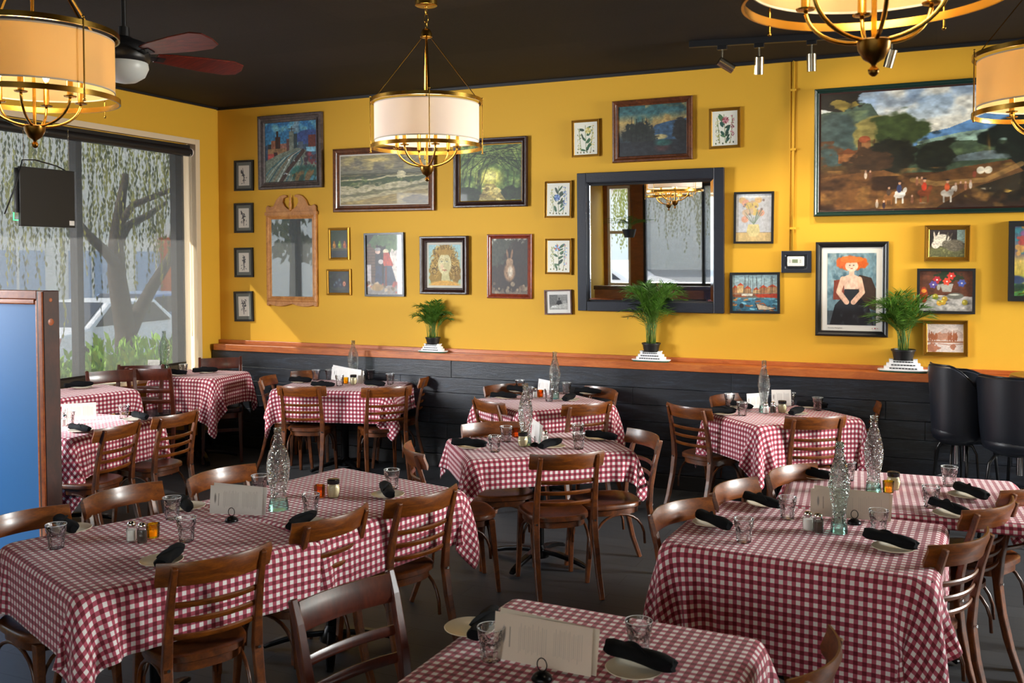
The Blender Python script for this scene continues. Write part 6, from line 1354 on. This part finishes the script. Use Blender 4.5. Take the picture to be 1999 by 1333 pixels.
# place settings: (table, plate px, napkin centre px, napkin heading from its two ends in the photo)
SET = [('L1', (315, 1096), (312, 1103), (352, 1067), 'beside the nearest chair of the left long table', 0), ('L2', (598, 1022), (562, 1032), (612, 1003), 'in front of the bottle on the left long table', 1), ('L2', (757, 967), (763, 968), (748, 944), 'at far right end of left long table', 0),
 ('L1', (140, 1034), (112, 1012), (146, 1034), 'at left end of left long table', 0), ('L2', (366, 990), (352, 976), (366, 995), 'by tumblers, far side of long table', 1),
 ('C', (919, 873), (882, 862), (950, 867), 'at left end of centre table', 0), ('C', (1078, 872), (1050, 876), (1093, 863), 'at near side of centre table', 1), ('C', (1168, 856), (1140, 847), (1214, 856), 'at right end of centre table', 0),
 ('B', (987, 777), (950, 770), (1016, 774), 'at left of table behind centre table', 1), ('B', (1012, 764), (986, 757), (1030, 763), 'at rear left of table behind centre table', 0), ('B', (1112, 781), (1098, 783), (1122, 773), 'at near side of table behind centre table', 0), ('B', (1150, 768), (1112, 763), (1178, 767), 'at right of table behind centre table', 1),
 ('R', (1411, 808), (1374, 802), (1439, 801), 'at left of wall table under the poster', 0), ('R', (1555, 808), (1534, 815), (1580, 799), 'behind the chair of wall table under the poster', 1), ('R', (1582, 795), (1556, 790), (1628, 796), 'at right rear of wall table under the poster', 0), ('R', (1447, 796), (1438, 790), (1462, 795), 'at rear of wall table under the poster', 1),
 ('W', (585, 746), (566, 741), (609, 743), 'at left of table below the seascape', 0), ('W', (630, 755), (600, 751), (664, 754), 'at front left of table below the seascape', 1), ('W', (733, 753), (708, 749), (750, 753), 'at front right of table below the seascape', 0), ('W', (782, 741), (736, 741), (790, 743), 'at right of table below the seascape', 1),
 ('FAR', (403, 727), (372, 725), (420, 723), 'at right of corner window table', 0), ('FAR', (345, 732), (330, 727), (352, 727), 'at near side of corner window table', 1), ('M', (160, 757), (118, 754), (188, 748), 'on the sunlit table by the window', 1),
 ('L3', (262, 819), (250, 805), (298, 818), 'at right of table beside the blue partition', 0), ('L3', (157, 841), (136, 832), (176, 839), 'at near side of table beside the blue partition', 1),
 ('RN', (1388, 1022), (1362, 1003), (1430, 1032), 'at left corner of front right table', 0), ('RN', (1492, 984), (1458, 968), (1520, 987), 'at rear left of the front right table', 1), ('RN', (1743, 1071), (1698, 1042), (1780, 1063), 'at right of the front right table', 0),
 ('RF', (1597, 932), (1545, 918), (1640, 932), 'at far left of striped-looking cloth', 1), ('RF', (1885, 968), (1860, 945), (1934, 972), 'at far right of striped-looking cloth', 0), ('RF', (1858, 1005), (1818, 978), (1892, 1002), 'at near right of striped-looking cloth', 1),
 ('N', (1238, 1308), (1178, 1258), (1325, 1305), 'at right of nearest table', 0), ('N', (918, 1228), (930, 1236), (962, 1194), 'behind the tumbler on nearest table', 1)]
for i, (k, pp, a, b, lb, v) in enumerate(SET):
    z = tz(k)
    p = at(pp[0], pp[1], z=z+0.004); place('plate', (p[0], p[1], z), i*0.7, 'cream side plate under napkin '+lb, 'plate', GP)
    zz = z+0.034; A_ = at(*a, z=zz); B_ = at(*b, z=zz); ang = math.atan2(B_[1]-A_[1], B_[0]-A_[0]); cx, cy = (A_[0]+B_[0])/2, (A_[1]+B_[1])/2
    # keep the roll on its plate
    dx, dy = cx-p[0], cy-p[1]; dd = math.hypot(dx, dy)
    if dd > 0.05: cx, cy = p[0]+dx*0.05/dd, p[1]+dy*0.05/dd
    place('roll%d' % v, (cx, cy, z+0.013), ang, 'black cloth napkin rolled around cutlery '+lb, 'napkin', GN)

# menus
def menu_art(seed, tone):
    def f(w, h):
        A = Art(w, h, 560, seed, tone); r = A.rs; dk = '6E6864'
        A.ell(0.1, 0.55, 0.035, 0.16, '8A8480', .6); A.line([(0.165, 0.3), (0.165, 0.72)], 0.006, '3A3634')
        y = 0.12
        for c in range(2):
            for q in range(15):
                x = 0.26+0.36*c+0.020*q; A.line([(x, 0.2+r.uniform(0, .1)), (x, 0.85-r.uniform(0, .12))], 0.0022, dk, 0.55)
        return A
    return f
def menu(key, pa, pb, hgt, label, tone='E4E0DC', lean=0.12, stand=None, second=True, wid=0.28):
    z = tz(key)+0.004; a = at(*pa, z=z); b = at(*pb, z=z); ang = math.atan2(b[1]-a[1], b[0]-a[0]); w = math.hypot(b[0]-a[0], b[1]-a[1])
    t = empty('menu', ((a[0]+b[0])/2, (a[1]+b[1])/2, z), ang, label, 'menu', 'printed menus in stands')
    A = menu_art(int(pa[0]), tone)(w, hgt); me = A.mesh(w, hgt); me.materials.append(MAT['art_print']); o = bpy.data.objects.new('sheet', me); COL.objects.link(o); o.parent = t; o.location = (0, -0.003, hgt/2+0.002); o.rotation_euler = (-lean, 0, 0)
    sh = MB().box((-w/2, 0, -hgt/2), (w/2, 0.0006, hgt/2)).build('card_back', 'paper' if tone[0] == 'E' else 'paper_tan', t); sh.location = (0.0, -0.0018, hgt/2+0.002); sh.rotation_euler = (-lean, 0, 0)
    if second:
        s2 = MB().box((-w/2, 0, -hgt/2), (w/2, 0.0006, hgt/2)).build('second_sheet', 'paper' if tone[0] == 'E' else 'paper_tan', t); s2.location = (0.012, 0.010, hgt/2+0.006); s2.rotation_euler = (-lean*0.3, 0.07, 0.05)
    if stand: item('holder', key, stand[0], stand[1], 'black ring-topped menu stand '+stand[2], 'menu stand', 'ring-topped menu stands', rz=ang)
    return t
plain('paper_tan', hexc('CDBFAE'), 0.8)
menu('L2', (411, 1002), (513, 1006), 0.130, 'white printed menu standing on the left long table', stand=(452, 1017, 'before the menu on left long table'))
menu('N', (966, 1282), (1156, 1320), 0.135, 'tan printed menu standing on the nearest table', 'D2BFAE', stand=(1058, 1326, 'before the menu on nearest table'))
menu('RN', (1582, 1006), (1736, 1018), 0.125, 'brownish printed menu standing behind the green bottle', 'C8B8A8', stand=(1668, 1022, 'half hidden behind the green bottle'))
menu('C', (1039, 852), (1058, 868), 0.12, 'white menu seen nearly edge-on on centre table', stand=(1044, 870, 'beside the bottle on centre table'), second=False)
menu('B', (1051, 766), (1073, 771), 0.12, 'white menu left of the bottle on table behind centre table', second=False)
menu('R', (1458, 798), (1488, 796), 0.115, 'white menu left of the bottle on table under the poster', second=False)
menu('R', (1506, 792), (1544, 792), 0.125, 'white menu right of the bottle on table under the poster', second=False)
menu('W', (648, 741), (705, 748), 0.125, 'white menu covering the bottle on table below the seascape')
menu('L3', (121, 822), (188, 818), 0.125, 'grey-shaded menu on table beside the blue partition', 'D6CEC4', second=False)
menu('FAR', (289, 722), (312, 722), 0.10, 'pale menu behind the shaker on the corner window table', second=False)

# ---------------------------------------------------------------- outside the street window
struct('ground_outside', MB().box((-60, -30, -0.25), (XO-0.02, 60, -0.15)), 'asphalt')
struct('pavement', MB().box((-9.6, -10, -0.15), (XO-0.03, 40, -0.08)), 'concrete')
struct('awning_soffit', MB().box((-8.4, -6, 3.35), (XO-0.01, 14.5, 3.6)), 'dark_soffit')
def along_x(px, py, x): return at(px, py, x=x)
# weeping street tree, trunk forking low
tx = -10.8; b0 = along_x(247, 668, tx); tree = empty('street_tree', (tx, b0[1], -0.15), 0, 'weeping street tree with forked trunk outside the window', 'tree')
def tp(px, py, dx=0.0):
    p = at(px, py, x=tx+dx); return (p[0]-tx, p[1]-b0[1], p[2]+0.15)
m = MB()
m.tube([(0, 0, 0), tp(247, 700), tp(245, 640)], [0.20, 0.17, 0.15], 12); m.tube([tp(245, 645), tp(236, 590), tp(228, 540), tp(226, 480), tp(232, 420), tp(245, 340)], [0.15, 0.14, 0.13, 0.11, 0.08, 0.05], 10)
m.tube([tp(252, 645), tp(275, 600), tp(300, 555), tp(325, 515, -0.3), tp(350, 470, -0.5)], [0.13, 0.10, 0.09, 0.08, 0.06], 10)
m.tube([tp(232, 520), tp(205, 490, 0.2), tp(175, 462, 0.3), tp(150, 430, 0.4)], [0.09, 0.07, 0.06, 0.04], 8); m.tube([tp(226, 480), tp(250, 440), tp(290, 420, -0.2), tp(325, 395, -0.3)], [0.08, 0.06, 0.05, 0.03], 8)
m.tube([tp(230, 440), tp(260, 400, .2), (0.4, 0.9, 3.3)], [0.07, 0.05, 0.03], 8)
m.build('trunk', 'bark', tree, smooth=60)
r = random.Random(4); lf = MB(); lf2 = MB()
for k in range(560):
    yy = r.uniform(-2.6, 2.4); xx = r.uniform(-1.2, 0.8); z1 = r.uniform(2.7, 4.6); ln_ = r.uniform(0.4, 1.5)*(1.3 if r.random() < .3 else 0.8)
    tgt = lf if r.random() < 0.55 else lf2; x = xx; y = yy
    for q in range(int(ln_/0.08)):
        z = z1-q*0.08; x += r.uniform(-.015, .015); y += r.uniform(-.015, .015); a = r.uniform(0, 2*PI); w = 0.028; l2 = 0.09
        tgt.add([(x, y, z), (x+math.cos(a)*w, y+math.sin(a)*w, z-l2*0.5), (x+math.cos(a)*w*0.5, y+math.sin(a)*w*0.5, z-l2), (x-math.sin(a)*w*0.4, y, z-l2*0.5)], [(0, 1, 2, 3)])
lf.build('foliage', 'willow_leaf', tree); lf2.build('inner_foliage', 'hedge_dark', tree)
# row of low shrubs just outside
for k, (px, w, h) in enumerate(((130, 0.36, 0.95), (172, 0.36, 1.1), (213, 0.36, 1.15), (252, 0.36, 1.0), (290, 0.36, 1.1), (330, 0.36, 1.05), (80, 0.36, 1.0))):
    p = at(px, 700, x=-8.55); sh = empty('shrub', (-8.55, p[1], -0.08), 0, ['low green shrub outside, leftmost visible beside the blue partition', 'low green shrub outside, just right of the window mullion', 'low green shrub outside, left of the tree trunk', 'low green shrub outside, in front of the tree trunk', 'low green shrub outside, right of the tree trunk', 'low green shrub outside at right end of the window', 'low green shrub outside hidden behind the blue partition'][k], 'shrub', 'low shrubs outside the window')
    m = MB(); rr = random.Random(k)
    for q in range(420):
        a = rr.uniform(0, 2*PI); u = rr.uniform(0.1, 1)**0.6; x = 0.30*u*math.cos(a); y = w*u*math.sin(a)*0.8; z = rr.uniform(0.1, h)*(1.05-0.35*u*u); d = rr.uniform(0, 2*PI); s_ = 0.05
        m.add([(x, y, z), (x+s_*math.cos(d), y+s_*math.sin(d), z+0.03), (x+1.3*s_*math.cos(d), y+1.3*s_*math.sin(d), z+0.11), (x+0.3*s_*math.cos(d), y+0.3*s_*math.sin(d), z+0.07)], [(0, 1, 2, 3)])
    m.build('foliage', 'bush_leaf', sh)
    st = MB()
    for q in range(5): st.tube([(0, 0, 0), (rr.uniform(-.12, .12), rr.uniform(-.2, .2), h*0.6)], 0.008, 5)
    st.build('stems', 'bark', sh)
def car(x, y, rz, mat, label):
    t = empty('car', (x, y, -0.25), rz, label, 'car', 'parked cars outside')
    prof = [(-2.1, 0.35), (-2.15, 0.6), (-2.05, 0.9), (-1.3, 1.0), (-0.75, 1.42), (0.65, 1.45), (1.35, 1.02), (2.05, 0.88), (2.15, 0.55), (2.1, 0.32)]
    MB().prism(prof, 'y', -0.85, 0.85).build('body', mat, t, bevel=0.06)
    for s_ in (-1, 1):
        MB().prism([(-1.15, 1.0), (-0.72, 1.36), (0.58, 1.38), (1.15, 1.0)], 'y', s_*0.855-0.01, s_*0.855+0.01).build('side_window', 'car_dark', t)
        for xx in (-1.35, 1.35): MB().lathe([(0.32, -0.1), (0.34, -0.08), (0.34, 0.08), (0.32, 0.1)], n=24).xf(Matrix.Translation((xx, s_*0.8, 0.34)) @ Matrix.Rotation(PI/2, 4, 'X')).build('wheel', 'tyre', t, smooth=40)
        MB().box((-2.14, s_*0.7-0.14, 0.68), (-2.02, s_*0.7+0.14, 0.86)).build('tail_light', 'tail_red', t)
        MB().box((2.02, s_*0.66-0.15, 0.66), (2.13, s_*0.66+0.15, 0.8)).build('headlight', 'white_plastic', t)
    MB().prism([(-1.34, 1.0), (-0.78, 1.43), (-0.74, 1.41), (-1.28, 0.98)], 'y', -0.72, 0.72).build('rear_window', 'car_dark', t)
p = at(165, 600, x=-15.0); car(-15.0, p[1]+0.3, math.radians(100), 'car_white', 'white car parked outside, seen through the blind at left')
p = at(300, 590, x=-17.5); car(-17.5, p[1]-0.2, math.radians(95), 'car_blue', 'blue car parked outside behind the tree trunk')
p = at(60, 590, x=-14.0); car(-14.0, p[1]-3.2, math.radians(85), 'car_dark', 'dark car outside, mostly hidden by the blue partition')
car(-8.5, -9.0, math.radians(10), 'car_white', 'white car outside the front windows, seen in the black mirror')
for k in range(3):
    ty = (1.0, -6.0, -14.0)[k]; t3 = empty('street_tree', (-16.5, ty, -0.2), 0, ['round leafy tree across the parking area, reflected in the carved mirror', 'second leafy tree across the parking area, out past the near window', 'third leafy tree across the parking area, farthest toward the street corner'][k], 'tree')
    m = MB(); rr = random.Random(40+k)
    for q in range(900):
        a = rr.uniform(0, 2*PI); b_ = rr.uniform(-1, 1); u = rr.uniform(.5, 1)**.5; x = 2.2*u*math.cos(a)*math.sqrt(1-b_*b_); y = 2.8*u*math.sin(a)*math.sqrt(1-b_*b_); z = 4.0+2.1*u*b_; d = rr.uniform(0, 2*PI); s_ = .22
        m.add([(x, y, z), (x+s_*math.cos(d), y+s_*math.sin(d), z+.1), (x+s_*math.cos(d)*.6, y+s_*math.sin(d), z+.3), (x-s_*.3*math.sin(d), y, z+.2)], [(0, 1, 2, 3)])
    m.build('foliage', 'hedge_dark', t3); MB().tube([(0, 0, 0), (.1, .1, 2.0), (-.1, 0, 4.0)], [.2, .16, .08], 10).build('trunk', 'bark', t3, smooth=60)
bd = empty('street_building', (-30, 24, -0.25), 0, 'pale street building with red awning far across the parking area', 'building')
MB().box((-3, -110, 0), (0, 30, 12.0)).build('wall', 'stucco_white', bd)
for k in range(9):
    f_ = MB().box((0.0, -14.5+3.3*k, 0.4), (0.08, -12.3+3.3*k, 2.6)).build('shop_window', 'stucco_blue', bd)
    MB().box((0.08, -13.5+3.3*k, 0.4), (0.10, -13.4+3.3*k, 2.6)).build('glazing_bar', 'stucco_white', f_)
MB().prism([(0.0, 3.4), (1.6, 2.7), (1.6, 2.6), (0.0, 3.1)], 'y', -15, -4).build('awning', 'stucco_red', bd)
MB().box((0, -3.6, 0), (0.4, -2.4, 5.5)).build('column', 'stucco_orange', bd); MB().box((0, 6.6, 0.6), (0.3, 7.8, 3.2)).build('door', 'stucco_orange', bd)
MB().box((0, -12, 4.0), (0.12, -8, 5.2)).build('sign_board', 'sign_green', bd)
fb = empty('front_building', (-6, -30, -0.25), 0, 'pale building across the street seen in the black mirror', 'building'); MB().box((-20, -3, 0), (20, 0, 6)).build('wall', 'stucco_white', fb); MB().box((-20, 0, 4.2), (20, 0.6, 5.0)).build('fascia', 'stucco_red', fb)
tr2 = empty('front_tree', (-9.0, -11, -0.2), 0, 'yellow-green weeping tree outside the front windows, in the mirror', 'tree')
m = MB(); r = random.Random(8)
for k in range(420):
    yy = r.uniform(-1.2, 1.2); xx = r.uniform(-2.0, 3.2); z1 = r.uniform(3.0, 5.6); ln_ = r.uniform(0.5, 1.8); x, y = xx, yy
    for q in range(int(ln_/0.11)):
        z = z1-q*0.11; x += r.uniform(-.02, .02); a = r.uniform(0, 2*PI); w = 0.05
        m.add([(x, y, z), (x+math.cos(a)*w, y+math.sin(a)*w, z-0.06), (x+math.cos(a)*w*.5, y+math.sin(a)*w*.5, z-.12), (x-math.sin(a)*w*.4, y, z-.06)], [(0, 1, 2, 3)])
m.build('foliage', 'willow_leaf', tr2); MB().tube([(0, 0, 0), (0.1, 0, 2.5), (-0.3, 0, 5.0)], [0.2, 0.16, 0.08], 10).build('trunk', 'bark', tr2, smooth=60)
gr = struct('ground_front', MB().box((-60, -60, -0.26), (40, YB-0.2, -0.16)), 'asphalt')
# hanging fern and candle seen in the mirror
hf = empty('hanging_fern', (-4.7, 0.5, 2.15), 0, 'arching fern fronds reflected at left of the black mirror', 'plant')
palm(hf, 0.25, 0.5, 26, 21, 0.0); MB().lathe([(0.08, -0.14), (0.12, 0.0), (0.11, 0.0), (0.07, -0.12), (0.01, -0.12)], n=24).build('pot', 'pot_black', hf, smooth=40)
MB().tube([(0.1, 0, 0), (0.01, 0, 0.7), (0.0, 0, ZC-2.15)], 0.002, 5).tube([(-0.1, 0, 0), (-0.01, 0, 0.7)], 0.002, 5).build('hanger', 'black_plastic', hf)
mz = place('amber', (-5.2, -3.1, 0.942), 0, 'amber candle holder on the brown partition, seen in black mirror', 'candle', 'amber candle holders')
